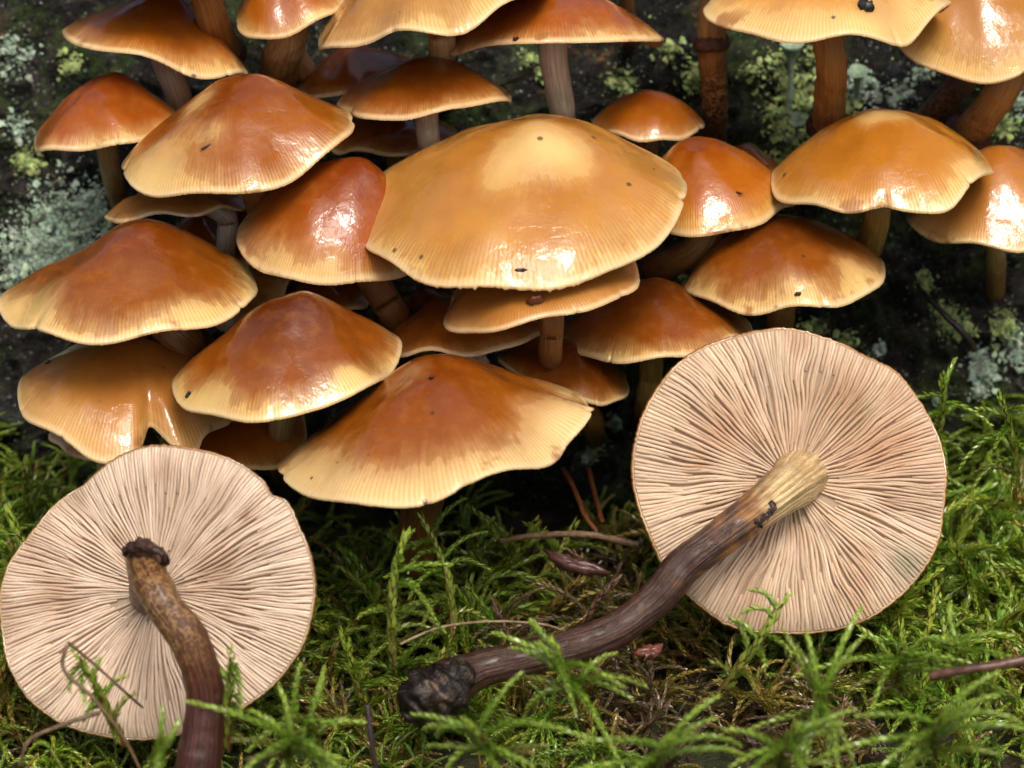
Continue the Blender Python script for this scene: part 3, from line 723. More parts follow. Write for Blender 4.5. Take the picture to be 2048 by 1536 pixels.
# ------------------------------------------------------------------ the two upturned mushrooms
def upturned(outline, cx, cy, d, tilt, yaw, ngill, gillcol, skincol, stem, seed, label, spots):
    rs = np.random.default_rng(seed)
    P0 = at(cx, cy, d); s = d / FPX
    tl, yw = math.radians(tilt), math.radians(yaw)
    nn = -FW * math.cos(tl) + UP * math.sin(tl)
    ex = RT * math.cos(yw) + nn * math.sin(yw); nn = nn * math.cos(yw) - RT * math.sin(yw)
    ey = np.cross(nn, ex)
    ang = np.radians([a for a, r in outline]); rad = np.array([r for a, r in outline]) * s
    order = np.argsort(ang); ang, rad = ang[order], rad[order]
    A3 = np.concatenate([ang - 2 * np.pi, ang, ang + 2 * np.pi]); R3 = np.concatenate([rad] * 3)
    def Rf(t):
        tt = np.linspace(-0.16, 0.16, 7)
        return np.mean([np.interp((t + q) % (2 * np.pi), A3, R3) for q in tt], axis=0) if False else np.interp(t % (2 * np.pi), A3, R3)
    Rsm_t = np.linspace(0, 2 * np.pi, 720, endpoint=False)
    Rv = np.interp(Rsm_t, A3, R3)
    ker = np.hanning(15); ker /= ker.sum()
    Rv = np.convolve(np.concatenate([Rv[-40:], Rv, Rv[:40]]), ker, 'same')[40:-40]
    Rv = Rv + 0.25 * np.sin(Rsm_t * 9 + seed) * vn(np.stack([Rsm_t * 3, 0 * Rsm_t, 0 * Rsm_t], -1), seed) + 0.12 * rs.normal(0, 1, 720) * 0.5
    Rf = lambda t: np.interp(t % (2 * np.pi), np.append(Rsm_t, 2 * np.pi), np.append(Rv, Rv[0]))
    Rm = rad.mean()
    def wavez(t, r):
        return (0.06 * np.cos(2 * t + 0.7 + seed) + 0.05 * np.cos(3 * t + 2.1) + 0.03 * np.cos(5 * t + seed) + 0.012 * np.cos(11 * t + 2 * seed)) * Rm * r ** 2.2
    ze = lambda t, r: -0.24 * Rm * (1 - r) ** 1.3 + wavez(t, r) - 0.05 * Rm * r ** 10      # level of the gill edges
    gh = lambda r: 0.30 + 0.75 * np.sin(np.clip(r, 0, 1) * np.pi * 0.92) ** 0.8               # gill height
    def W(t, r, z):
        R = Rf(t)
        return P0 + (r * R * np.cos(t))[..., None] * ex + (r * R * np.sin(t) / math.cos(tl))[..., None] * ey + z[..., None] * nn
    base = at(*stem[-1][:3])
    root = thing('mushroom', label, 'mushroom', base, 'picked mushrooms lying upturned on the moss')
    # cap: skin seen at the rim and from behind
    th = np.linspace(0, 2 * np.pi, 360, endpoint=False)
    rr = np.concatenate([[0.10], np.linspace(0.12, 0.96, 20), [0.985, 1.0]])
    rows, vv = [], []
    for r in rr:                                                        # floor under the gills
        r_ = np.full_like(th, r); rows.append(W(th, r_, ze(th, r_) - gh(r_))); vv.append(r)
    for (r, dz) in [(1.012, 0.15), (1.02, -0.35), (1.012, -0.95), (0.985, -1.4)]:
        r_ = np.full_like(th, r); rows.append(W(th, r_, ze(th, np.minimum(r_, 1)) - 0.5 + dz)); vv.append(0.96)
    for r in np.linspace(0.95, 0.0, 22):
        r_ = np.full_like(th, r)
        rows.append(W(th, r_, ze(th, r_) - gh(r_) - 1.2 - 0.06 * Rm * (1 - r ** 2) - 0.14 * Rm * math.exp(-(r / 0.35) ** 2))); vv.append(r)
    V = np.array(rows).reshape(-1, 3)
    nrow = len(rows); nfl = len(rr)
    vv = np.repeat(np.array(vv), 360)
    uv = np.stack([np.tile(th / (2 * np.pi), nrow), vv], -1)
    sk = np.empty((nrow * 360, 3)); sk[:nfl * 360] = np.array(gillcol) * 0.62; sk[nfl * 360:] = skincol
    F = grid_faces(nrow, 360)
    make_mesh('cap', V[(nfl - 1) * 360:], grid_faces(nrow - nfl + 1, 360), M_CAP, root,
              {'skin': np.tile(np.array(skincol), ((nrow - nfl + 1) * 360, 1)), 'palec': np.tile(np.array([0.42, 0.24, 0.09]), ((nrow - nfl + 1) * 360, 1)),
               'pale': np.full((nrow - nfl + 1) * 360, -0.25)}, uv[(nfl - 1) * 360:], loc=base)
    make_mesh('cap_flesh', V[:nfl * 360], grid_faces(nfl, 360), M_GILL, root, {'skin': sk[:nfl * 360]}, loc=base)
    # each gill is its own blade
    lens = [0.085, 0.70, 0.24, 0.52]
    nseg = 9
    for g in range(ngill):
        t0 = 2 * np.pi * (g + rs.uniform(-0.16, 0.16)) / ngill
        rin = lens[g % 4] + (rs.uniform(-0.10, 0.10) if g % 4 else rs.uniform(0, 0.03))
        if g % 4 == 0 and rs.random() < 0.12: rin = rs.uniform(0.2, 0.34)
        r = rin + (0.998 - rin) * np.linspace(0, 1, nseg) ** 0.92
        # neighbours sway together, each with a little wave of its own; all converge on the stem
        sway = 0.10 * (fbm(np.stack([r * 2.6, np.full_like(r, 3 * math.cos(t0)), np.full_like(r, 3 * math.sin(t0))], -1), 2, seed) - 0.5) * 2 * (1 - r ** 3)
        own = 0.0045 * rs.normal(0, 1) * np.sin(r * rs.uniform(7, 13) + rs.uniform(0, 6)) * (1 - r ** 4)
        t = t0 + sway + own
        sp = 2 * np.pi * Rm / ngill                                     # spacing at the rim
        nact = ngill * (0.25 + 0.25 * sstep(0.16, 0.34, r) + 0.25 * sstep(0.44, 0.62, r) + 0.25 * sstep(0.62, 0.80, r))
        loc_sp = 2 * np.pi * r * Rm / nact
        wb = 0.5 * loc_sp * 1.0; we = wb * rs.uniform(0.72, 0.86)
        fade = np.ones(nseg); fade[0] = 0.25 if g % 4 else 0.6; fade[1] = 0.8
        lean = rs.normal(0, 0.22) * wb
        z_e = ze(t, r) - gh(r) + gh(r) * fade * (0.92 + 0.10 * rs.random()) - 0.25 * (r > 0.99)
        z_b = ze(t, r) - gh(r) - 0.15
        q = []
        for off, z in ((-wb, z_b), (-we + lean, z_e), (we + lean, z_e), (wb, z_b)):
            q.append(W(t + off / np.maximum(r * Rm, 0.5), r, z))
        GV = np.stack(q, 1).reshape(-1, 3)
        GF = grid_faces(nseg, 4, False)
        tone = np.array(gillcol) * (1 + 0.07 * rs.normal(0, 1))
        smut = sstep(0.58, 0.78, fbm(GV / 9.0 + seed, 3, seed))[:, None] * 0.35
        edge = np.tile(np.array([0.90, 1.03, 1.03, 0.90]), nseg)[:, None]
        gs = tone * edge * (1 - smut) + smut * np.array([0.36, 0.17, 0.075])
        for (qx, qy, qr, qc) in spots:
            gx, gy, _ = proj(GV)
            g_ = np.exp(-((gx - qx) ** 2 + (gy - qy) ** 2) / qr ** 2)[:, None] * 0.8
            gs = gs * (1 - g_) + g_ * np.array(qc)
        make_mesh('gill', GV, GF, M_GILL, root, {'skin': np.clip(gs, 0, 0.9)}, loc=base)
    # stem
    pts = np.array([at(*q[:3]) for q in stem]); sr = np.array([q[3] for q in stem]) * s
    SV, SF, SU = tube_geo(pts, sr, 110, 32, 0.13, 0.05, seed)
    return root, SV, SF, SU, pts, sr, base

OUT_A = [(0, 328), (12, 326), (24, 318), (34, 321), (38.5, 300), (43, 310), (54, 304), (70, 293), (88, 287), (109, 272), (125, 258), (139, 262), (153, 268), (170, 289), (184, 300), (204, 313), (221, 319), (235, 316), (251, 302), (270, 292), (301, 291), (321, 306), (340, 320)]
OUT_B = [(4, 298), (23.6, 300), (46, 300), (59, 284), (79, 290), (97, 302), (117, 315), (138, 329), (157, 332), (175, 328), (191, 321), (204.5, 313), (227, 315), (243, 315), (263, 304), (290, 304), (312, 308), (335, 304), (352, 298)]

rootA, SV, SF, SU, ptsA, srA, baseA = upturned(
    OUT_A, 300, 1180, 503, 6, 3, 264, (0.72, 0.565, 0.43), (0.12, 0.055, 0.02),
    [(300, 1192, 508, 42), (296, 1150, 497, 38), (288, 1118, 488, 37), (296, 1150, 481, 36), (330, 1215, 478, 37), (385, 1295, 478, 38), (410, 1380, 479, 38), (405, 1470, 479, 41), (388, 1590, 479, 44)],
    5, 'upturned mushroom with pale gills and a bent dark stem dropping into the moss',
    [(440, 1140, 40, (0.50, 0.33, 0.22)), (110, 1190, 50, (0.52, 0.34, 0.22)), (150, 1000, 30, (0.42, 0.30, 0.2)), (490, 1030, 14, (0.3, 0.12, 0.05)), (60, 1100, 40, (0.52, 0.36, 0.24)), (330, 940, 30, (0.55, 0.38, 0.26))])
nz = fbm(SV / 3.2, 3, 3)
v = SU[:, 1]
skA = np.array([0.15, 0.062, 0.018]) * (1 - sstep(0.5, 0.8, v))[:, None] + np.array([0.085, 0.028, 0.020]) * sstep(0.5, 0.8, v)[:, None]
skA = skA * (0.55 + 0.9 * nz)[:, None]
stemA = make_mesh('stem', SV, SF, M_STEMD, rootA, {'skin': skA, 'scaly': sstep(0.15, 0.3, v) * sstep(0.75, 0.5, v) * 0.8}, SU, loc=baseA)
colr = [(262, 1116, 487, 4), (250, 1100, 483.5, 7), (266, 1090, 480.5, 10), (298, 1094, 479, 11), (322, 1106, 478.5, 10), (331, 1120, 480, 7), (326, 1132, 483, 4)]
cp = np.array([at(*q[:3]) for q in colr]); cr = np.array([q[3] for q in colr]) * 503 / FPX
CV, CF, CU = tube_geo(cp, cr, 60, 22, 0.8, 0.35, 8)
make_mesh('ring', CV, CF, M_STEMD, stemA, {'skin': np.tile([0.085, 0.040, 0.028], (len(CV), 1)), 'scaly': np.zeros(len(CV))}, CU, loc=baseA)

rootB, SV, SF, SU, ptsB, srB, baseB = upturned(
    OUT_B, 1595, 960, 522, 4, -3, 248, (0.69, 0.52, 0.37), (0.26, 0.105, 0.03),
    [(1625, 932, 550, 66), (1606, 950, 532, 60), (1572, 975, 520, 47), (1516, 1018, 514, 40), (1440, 1076, 511, 37), (1366, 1134, 510, 36), (1305, 1205, 509, 35), (1212, 1268, 508, 34), (1060, 1314, 507, 33), (960, 1338, 506, 37), (900, 1362, 504, 46), (862, 1385, 504, 42)],
    6, 'upturned mushroom with tan gills and a long purple-brown stem across the moss',
    [(1392, 928, 16, (0.42, 0.16, 0.03)), (1448, 868, 13, (0.45, 0.18, 0.04)), (1722, 822, 34, (0.34, 0.32, 0.20)), (1740, 900, 60, (0.56, 0.33, 0.19)), (1815, 1130, 36, (0.30, 0.30, 0.20)), (1650, 1060, 14, (0.15, 0.08, 0.05)), (1690, 800, 60, (0.58, 0.36, 0.21)), (1800, 880, 60, (0.56, 0.34, 0.2)), (1440, 860, 60, (0.6, 0.38, 0.24))])
v = SU[:, 1]; nz = fbm(SV / 2.6, 3, 4)
sx_ = proj(SV)[0]
a = sstep(1575, 1500, sx_ + 90 * (nz - 0.5))[:, None]
skB = np.array([0.80, 0.64, 0.34]) * (1 - a) + np.array([0.36, 0.17, 0.055]) * a
a = sstep(1520, 1400, sx_ + 260 * (nz - 0.5))[:, None]
skB = skB * (1 - a) + np.array([0.070, 0.030, 0.024]) * a
ringm = np.exp(-((sx_ - 1520 + 40 * (nz - 0.5)) / 26.0) ** 2) * sstep(0.42, 0.6, fbm(SV / 1.8, 3, 14))
skB = skB * (1 - ringm[:, None] * 0.85) + ringm[:, None] * 0.85 * np.array([0.06, 0.024, 0.026])
skB = skB * (0.75 + 0.5 * nz)[:, None]
stemB = make_mesh('stem', SV, SF, M_STEMD, rootB, {'skin': skB, 'scaly': 0 * v + 0.10 + 0.3 * sstep(0.12, 0.2, v) * sstep(0.4, 0.3, v)}, SU, loc=baseB)
def clump(parent, name, pts, col, seed, matl, base):
    P = np.array([at(*q[:3]) for q in pts]); r = np.array([q[3] for q in pts]) * 505 / FPX
    V, F, U = tube_geo(P, r, 46, 30, 0.55, 0.35, seed)
    n_ = fbm(V / 1.5, 3, seed)
    return make_mesh(name, V, F, matl, parent, {'skin': np.array(col) * (0.4 + 1.3 * n_)[:, None], 'scaly': 0.25 * sstep(0.5, 0.7, n_)}, U, loc=base)
clump(rootB, 'ring_remnant', [(1545, 1002, 512.2, 7), (1540, 1018, 511.6, 12), (1522, 1034, 511.2, 17), (1500, 1044, 510.9, 18), (1474, 1054, 510.6, 14), (1450, 1064, 511.0, 6)], (0.045, 0.018, 0.020), 3, M_STEMD, baseB)
clump(rootB, 'soil_clump', [(935, 1330, 503, 26), (905, 1360, 502, 44), (880, 1385, 501, 52), (850, 1405, 501, 50), (825, 1435, 502, 34)], (0.020, 0.014, 0.012), 21, M_STEMD, baseB)

# ------------------------------------------------------------------ moss
def branch_geo(P, R, leaf_len, spacing, col, tip, stemcol, seed, spread=0.55, m=3):
    """curve P (n,3) clothed with leaves"""
    rs = np.random.default_rng(seed)
    T, N, B = frames(P)
    seg = np.linalg.norm(np.diff(P, axis=0), axis=1); cum = np.concatenate([[0], np.cumsum(seg)]); L = cum[-1]
    nl = max(int(L / spacing), 3)
    s = np.linspace(0.02, 1.0, nl) * L
    idx = np.clip(np.searchsorted(cum, s) - 1, 0, len(P) - 2); f = ((s - cum[idx]) / seg[idx])[:, None]
    C = P[idx] * (1 - f) + P[idx + 1] * f; Tt = T[idx]; Nn = N[idx]; Bb = B[idx]
    phi = np.arange(nl) * 2.399 + rs.uniform(0, 6)
    rad = Nn * np.cos(phi)[:, None] + Bb * np.sin(phi)[:, None]
    u = s / L
    sp = spread * (1 - 0.55 * u) * rs.uniform(0.7, 1.3, nl)
    D = Tt + rad * sp[:, None]; D /= np.linalg.norm(D, axis=1)[:, None]
    ll = leaf_len * (1 - 0.45 * u ** 2) * rs.uniform(0.8, 1.2, nl)
    nrm = rad - Tt * sp[:, None]; nrm /= np.linalg.norm(nrm, axis=1)[:, None]
    cc = col * (1 - u[:, None]) + tip * u[:, None]; cc = cc * rs.uniform(0.8, 1.2, (nl, 1))
    V, F, Cc = leaf_batch(C + rad * R, D, nrm, ll, ll * 0.185, cc * 0.85, cc * 1.12, fold=-0.35, curl=-0.10)
    # the stalk
    k = max(len(P) // 3, 1); Q = P[::k] if len(P) > 6 else P
    Tq, Nq, Bq = frames(Q)
    th = np.linspace(0, 2 * np.pi, m, endpoint=False)
    rr = R * np.linspace(1.0, 0.5, len(Q))
    SVv = Q[:, None] + (Nq[:, None] * np.cos(th)[None, :, None] + Bq[:, None] * np.sin(th)[None, :, None]) * rr[:, None, None]
    q4 = grid_faces(len(Q), m)
    tri = np.concatenate([q4[:, [0, 1, 2]], q4[:, [0, 2, 3]]])
    return np.vstack([V, SVv.reshape(-1, 3)]), np.vstack([F, tri + len(V)]), np.vstack([Cc, np.tile(stemcol, (len(Q) * m, 1))])

def shoot_geo(seed, L=30.0, nb=15, bl=10.0, style='feather', dense=1.0):
    rs = np.random.default_rng(seed)
    t = np.linspace(0, 1, 14)
    bend = rs.uniform(-0.25, 0.25, 2) * L
    P = np.stack([bend[0] * t ** 2 + rs.normal(0, 0.2, 14), bend[1] * t ** 2, L * t * (1 - 0.06 * t)], -1)
    green = np.array([0.185, 0.330, 0.024]); tip = np.array([0.52, 0.70, 0.11]); red = np.array([0.16, 0.065, 0.018])
    old = np.array([0.20, 0.135, 0.040])
    parts = [branch_geo(P, 0.55, 2.7, 0.30 / dense, green * 0.35 + old * 0.65, tip, red, seed, 0.42, 4)]
    T, N, B = frames(P)
    for j in range(nb):
        u = 0.22 + 0.74 * (j + rs.uniform(-0.3, 0.3)) / nb
        i = int(np.clip(u * 13, 0, 13))
        side = 1 if j % 2 else -1
        az = (0 if side > 0 else math.pi) + rs.normal(0, 0.75)
        out = N[i] * math.cos(az) + B[i] * math.sin(az)
        ln = bl * (0.45 + 0.9 * math.sin(min(u * 1.05, 1) * math.pi * 0.86)) * rs.uniform(0.65, 1.15)
        if style == 'star' and u > 0.6: ln *= 1.25
        tt = np.linspace(0, 1, 7)[:, None]
        rise = rs.uniform(0.35, 0.75); droop = rs.uniform(0.3, 0.95)
        Q = P[i] + out * ln * tt + T[i] * ln * (rise * tt - droop * tt ** 2) + np.cross(out, T[i]) * ln * rs.normal(0, 0.12) * tt ** 2
        mb = min(max((0.55 - u) / 0.3, 0), 1) * rs.uniform(0.2, 1.0)
        parts.append(branch_geo(Q, 0.28, 1.7, 0.22 / dense, (green * (1 - mb) + old * mb) * rs.uniform(0.75, 1.1), (tip * (1 - mb) + old * 1.5 * mb) * rs.uniform(0.7, 1.1), green * 0.8, seed * 50 + j, 0.60))
    V, F, C, off = [], [], [], 0
    for v_, f_, c_ in parts:
        V.append(v_); F.append(f_ + off); C.append(c_); off += len(v_)
    return np.vstack(V), np.vstack(F), np.vstack(C)

VARS = [shoot_geo(900 + q, L=rs_, nb=nb_, bl=bl_, style=st_) for q, (rs_, nb_, bl_, st_) in enumerate([
    (24, 10, 9, 'feather'), (20, 13, 10, 'star'), (26, 9, 8, 'feather'), (18, 13, 11, 'star'), (23, 8, 6, 'feather'), (16, 12, 10, 'star'), (28, 13, 11, 'feather'), (14, 12, 9, 'star')])]

def rot_to(d, spin):
    d = np.asarray(d, float); d = d / np.linalg.norm(d)
    a = np.array([1.0, 0.0, 0.0]) if abs(d[0]) < 0.9 else np.array([0, 1.0, 0])
    x = np.cross(a, d); x /= np.linalg.norm(x); y = np.cross(d, x)
    c, s = math.cos(spin), math.sin(spin)
    return np.stack([x * c + y * s, y * c - x * s, d], 1)

STEM_PX = np.array([(q[0], q[1]) for q in [(1580, 965), (1440, 1078), (1290, 1215), (1200, 1268), (1060, 1312), (960, 1338), (862, 1400)]], float)
STEMA_PX = np.array([(290, 1100), (330, 1215), (385, 1295), (408, 1380), (402, 1470), (390, 1536)], float)
def seg_dist(p, poly):
    best = 1e9
    for a_, b_ in zip(poly[:-1], poly[1:]):
        t = np.clip((p - a_) @ (b_ - a_) / ((b_ - a_) @ (b_ - a_)), 0, 1); best = min(best, np.linalg.norm(p - a_ - t * (b_ - a_)))
    return best

def blocked(P):
    """would this moss tip stand in front of a mushroom?"""
    x, y, d = proj(P)
    if d < 512 and (x - 312) ** 2 + (y - 1172) ** 2 < 318 ** 2 and y < 1400: return True
    if d < 532 and (x - 1582) ** 2 + (y - 960) ** 2 < 318 ** 2 and y < 1215: return True
    if d < 516 and seg_dist(np.array([x, y]), STEM_PX) < 62: return True
    if d < 482 and seg_dist(np.array([x, y]), STEMA_PX) < 62 and y < 1500: return True
    lim = np.interp(x, [-400, 0, 150, 250, 560, 700, 900, 1150, 1280, 1850, 1900, 2048, 2500], [760, 800, 880, 1000, 1010, 1020, 1020, 1020, 960, 900, 800, 740, 720])
    return y < lim

def moss_tint(x, y):
    """real colour of the plant: living green, olive, or dead brown"""
    px, py, _ = proj(np.array([x, y, 0.0]))
    br = 0.0
    for (bx, by, r) in [(1180, 1120, 150), (1130, 1190, 120), (1420, 1330, 130), (1600, 1390, 110), (660, 1270, 70), (1290, 1340, 90)]:
        br = max(br, math.exp(-((px - bx) ** 2 + (py - by) ** 2) / (r * r)))
    return br

moss_V, moss_F, moss_C, moff = [], [], [], 0
def add_shoot(base, d, scale, var, tint, spin):
    global moff
    V, F, C = VARS[var]
    Rm_ = rot_to(d, spin)
    moss_V.append((V * scale) @ Rm_.T + base); moss_F.append(F + moff); moss_C.append(C * tint); moff += len(V)

count = 0
tries = 0
while count < 1800 and tries < 20000:
    tries += 1
    x, y = rng.uniform(-165, 165), rng.uniform(-150, 30)
    br = moss_tint(x, y)
    if rng.random() < br * 0.25: continue
    z = float(ground_z(np.array([x]), np.array([y]))[0]) - 1.0
    sc_ = rng.uniform(0.5, 1.0) * (1 - 0.25 * br) * (1.3 if y > -35 else (0.8 if y < -55 else 1.0))
    d = np.array([rng.normal(0, 0.55), rng.normal(-0.30, 0.50), 1.0]); d /= np.linalg.norm(d)
    base = np.array([x, y, z])
    var = int(rng.integers(0, len(VARS)))
    Lv = VARS[var][0][:, 2].max() * sc_
    if blocked(base + d * Lv) or blocked(base + d * Lv * 0.7) or blocked(base + d * Lv + UP * 5.0): 
        sc_ *= 0.5; Lv *= 0.5
        if blocked(base + d * Lv) or blocked(base + d * Lv + UP * 3.0): continue
    g = rng.uniform(0.7, 1.2)
    tint = np.array([g * rng.uniform(0.85, 1.2), g, g * rng.uniform(0.7, 1.2)])
    if br > 0.45 and rng.random() < br * 0.9:
        tint = np.array([1.0, 0.47, 2.2]) * rng.uniform(0.5, 1.0)
    elif br > 0.25 or rng.random() < 0.13:
        tint = np.array([1.35, 0.72, 1.2]) * rng.uniform(0.6, 0.9)
    add_shoot(base, d, sc_, var, tint, rng.uniform(0, 6.28))
    count += 1
# moss climbing the foot of the log at either end
for (x0, x1, y0, y1, n_) in [(-420, 150, 800, 1010, 60), (1870, 2450, 800, 1120, 95), (150, 1300, 1010, 1090, 60), (1270, 1330, 940, 1060, 8)]:
    for q in range(n_):
        px, py = rng.uniform(x0, x1), rng.uniform(y0, y1)
        b_ = at(px, py, log_depth(px, py)) + FW * 1.0
        d = -FW * rng.uniform(0.2, 0.9) + UP * rng.uniform(0.2, 0.9) + RT * rng.normal(0, 0.5); d /= np.linalg.norm(d)
        sc_ = rng.uniform(0.55, 0.9); var = int(rng.integers(0, len(VARS)))
        Lv = VARS[var][0][:, 2].max() * sc_
        if blocked(b_ + d * Lv): 
            sc_ *= 0.55; Lv *= 0.55
            if blocked(b_ + d * Lv): continue
        g = rng.uniform(0.6, 1.05)
        add_shoot(b_, d, sc_, var, np.array([g, g, g]), rng.uniform(0, 6.28))
mo = make_mesh('moss_carpet', np.vstack(moss_V), np.vstack(moss_F), M_MOSS, attrs={'skin': np.clip(np.vstack(moss_C), 0, 0.7)}, smooth=False)
tag(mo, 'wet green feathery moss carpet covering the ground in front of the log', 'moss', kind='stuff')
print('moss shoots', count, 'tris', sum(len(f) for f in moss_F))

# single moss shoots that stand out
HERO = [  # tip px, tip py, base px, base py, depth tip, depth base, variant, scale, tint, label key
    (920, 990, 905, 1270, 512, 512, 6, 0.80, 0.80, 'dark'), (742, 1055, 790, 1330, 492, 494, 2, 0.78, 1.0, 'light'), (1930, 725, 1850, 960, 552, 560, 0, 0.62, 0.9, 'side'),
    (2044, 765, 2030, 1000, 540, 548, 2, 0.68, 1.1, 'side'), (155, 1270, 250, 1500, 478, 486, 4, 0.80, 1.1, 'disc'), (455, 1275, 455, 1500, 474, 480, 4, 0.72, 1.1, 'disc'),
    (1600, 1200, 1400, 1430, 485, 492, 4, 0.95, 1.0, 'gill'), (1650, 1350, 1640, 1530, 456, 490, 3, 0.95, 1.15, 'star'), (1120, 1300, 1180, 1500, 465, 486, 3, 0.95, 1.25, 'star'),
    (1760, 1290, 1830, 1440, 480, 500, 5, 0.95, 1.1, 'star'), (1950, 1260, 1960, 1480, 478, 500, 1, 0.9, 1.0, 'star'), (1300, 1480, 1290, 1640, 440, 470, 3, 0.9, 1.3, 'front'),
    (1560, 1470, 1540, 1640, 436, 470, 5, 1.0, 1.3, 'front'), (1840, 1430, 1900, 1600, 440, 470, 3, 0.95, 1.2, 'front'), (330, 1440, 300, 1600, 440, 470, 4, 0.8, 1.2, 'front'),
    (620, 1350, 640, 1540, 462, 484, 0, 0.8, 1.0, 'front'), (560, 1440, 590, 1600, 445, 470, 5, 0.9, 1.1, 'front'), (980, 1440, 1000, 1600, 448, 470, 5, 0.9, 1.1, 'front')]
HL = ['dark green moss shoot with arching side branches under the lowest large cap',
      'upright bright green moss shoot between the two upturned mushrooms',
      'pointed moss shoot rising against the log right by the rim of the tan gills',
      'moss shoot rising against the log farthest from the tan gills',
      'moss shoot before the pale gills, crossed by a thin bent stalk',
      'moss shoot standing close beside the bent dark stem of the pale gilled mushroom',
      'leaning green moss shoot reaching over the lower edge of the tan gills',
      'star-shaped moss shoot below the middle of the tan gilled mushroom',
      'light star-shaped moss shoot in front of the long purple-brown stem',
      'star-shaped moss shoot between the tan gills and the reddish dead twig',
      'feathery moss shoot rising over the reddish dead twig',
      'light green foreground moss shoot before the reddish cone scale',
      'broad light green foreground moss shoot before the tan gilled mushroom',
      'light green foreground moss shoot before the reddish dead twig',
      'foreground moss shoot at the foot of the bent dark stem',
      'moss shoot between the bent dark stem and the soil clump',
      'low spreading moss shoot before the short dark upright stalk',
      'low spreading moss shoot just before the soil clump']
HERO_ME = {}
for hi, (tx, ty, bx, by, dt, db, var, sc_, tn, key) in enumerate(HERO):
    tp, bs = at(tx, ty, dt), at(bx, by, db)
    if var not in HERO_ME:
        V, F, C = VARS[var]
        o = make_mesh('moss_shoot', V, F, M_MOSS, attrs={'skin': C}, loc=(0, 0, 0), smooth=False); HERO_ME[var] = o.data
    else:
        o = bpy.data.objects.new('moss_shoot', HERO_ME[var]); COL.objects.link(o)
    from mathutils import Matrix
    d = tp - bs; Lv = VARS[var][0][:, 2].max(); Ls = min(np.linalg.norm(d) / Lv, 0.95); bs = tp - d / np.linalg.norm(d) * Lv * Ls
    Rm_ = rot_to(d, rng.uniform(0, 6.28)) * Ls
    Mx = Matrix([[*Rm_[0], bs[0] * K], [*Rm_[1], bs[1] * K], [*Rm_[2], bs[2] * K], [0, 0, 0, 1]])
    o.matrix_world = Mx
    tag(o, HL[hi], 'moss', 'single moss shoots')

# ------------------------------------------------------------------ cup lichens, needles, stalks, flakes
def cup(px, py0, py1, w_, label):
    d0 = log_depth(px, py1); base = at(px, py1, d0 - 2); top = at(px + 4, py0, d0 - 9)
    s = d0 / FPX; n_ = 12
    prof = [(-0.08, 0.9), (0.0, 0.75), (0.3, 0.55), (0.6, 0.6), (0.78, 0.9), (0.92, 1.7), (1.0, 2.3), (0.995, 2.0), (0.9, 1.2), (0.86, 0.2)]
    ax = top - base; T = ax / np.linalg.norm(ax); N = np.cross(T, RT); N /= np.linalg.norm(N); B = np.cross(T, N)
    th = np.linspace(0, 2 * np.pi, 20, endpoint=False); rows = []
    for (u, r) in prof:
        k = 1 + 0.25 * (fbm(np.stack([np.cos(th) * 2, np.sin(th) * 2, 0 * th + u * 5], -1), 2, int(px)) - 0.5) * 2
        rows.append(base + ax * u + (N * np.cos(th)[:, None] + B * np.sin(th)[:, None]) * (r * w_ * 0.5 * s * k)[:, None])
    V = np.array(rows).reshape(-1, 3)
    col = np.array([0.33, 0.47, 0.33]) * (0.7 + 0.6 * fbm(V / 0.8, 2, 3))[:, None]
    o = make_mesh('cup_lichen', V, grid_faces(len(prof), 20), M_LICHEN, attrs={'skin': col}, loc=base)
    tag(o, label, 'lichen', 'trumpet-shaped cup lichens on the log')
cup(1580, 88, 215, 20, 'tall pale green trumpet lichen under the golden cap with the soil crumb')
cup(1712, 142, 212, 18, 'short pale green trumpet lichen with an open cup beside the ringed stem')
cup(1592, 240, 280, 14, 'stubby pale green trumpet lichen at the foot of the lichen patch')

def strand(name, pts, r0, r1, col, label, cat, group=None, flat=1.0, seed=0):
    P = np.array([at(*p) for p in pts]); rad = np.linspace(r0, r1, len(P))
    V, F, U = tube_geo(P, rad, 40, 8, 0.25, 0, seed, flat=flat)
    c = np.array(col) * (0.6 + 0.8 * fbm(V / 4.0, 2, seed))[:, None]
    o = make_mesh(name, V, F, M_LITTER, attrs={'skin': c}, loc=P[-1])
    tag(o, label, cat, group)
G1 = 'dry stalks on the moss'
strand('dry_stalk', [(133, 1290, 470), (128, 1340, 470), (190, 1400, 470), (250, 1480, 472), (290, 1560, 476)], 0.35, 0.28, (0.20, 0.13, 0.07), 'thin bent dry stalk crossing in front of the pale gills', 'stalk', seed=1)
strand('dry_stalk', [(135, 1284, 470), (190, 1330, 472), (240, 1375, 474), (285, 1415, 480)], 0.30, 0.22, (0.14, 0.09, 0.05), 'short dark stalk slanting over the pale gills from the bent stalk tip', 'stalk', seed=2)
strand('dry_stalk', [(200, 1425, 474), (130, 1448, 474), (60, 1480, 476), (40, 1530, 478)], 0.42, 0.35, (0.22, 0.15, 0.09), 'pale dry stalk lying below the pale gilled mushroom', 'stalk', seed=3)
strand('dry_stalk', [(1000, 1082, 548), (1080, 1070, 546), (1180, 1070, 544), (1280, 1090, 542)], 0.55, 0.75, (0.30, 0.20, 0.11), 'pale curved dry stalk in the dark gap between the upturned mushrooms', 'stalk', seed=4)
strand('dry_stalk', [(800, 1288, 492), (880, 1255, 494), (980, 1243, 498), (1080, 1248, 500), (1130, 1262, 503)], 0.26, 0.20, (0.36, 0.27, 0.15), 'fine arched straw-coloured stalk above the purple-brown stem', 'stalk', seed=5)
strand('dry_stalk', [(735, 1410, 460), (742, 1470, 460), (755, 1560, 462)], 0.45, 0.5, (0.045, 0.03, 0.035), 'short dark upright stalk in the foreground moss beside the soil clump', 'stalk', seed=6)
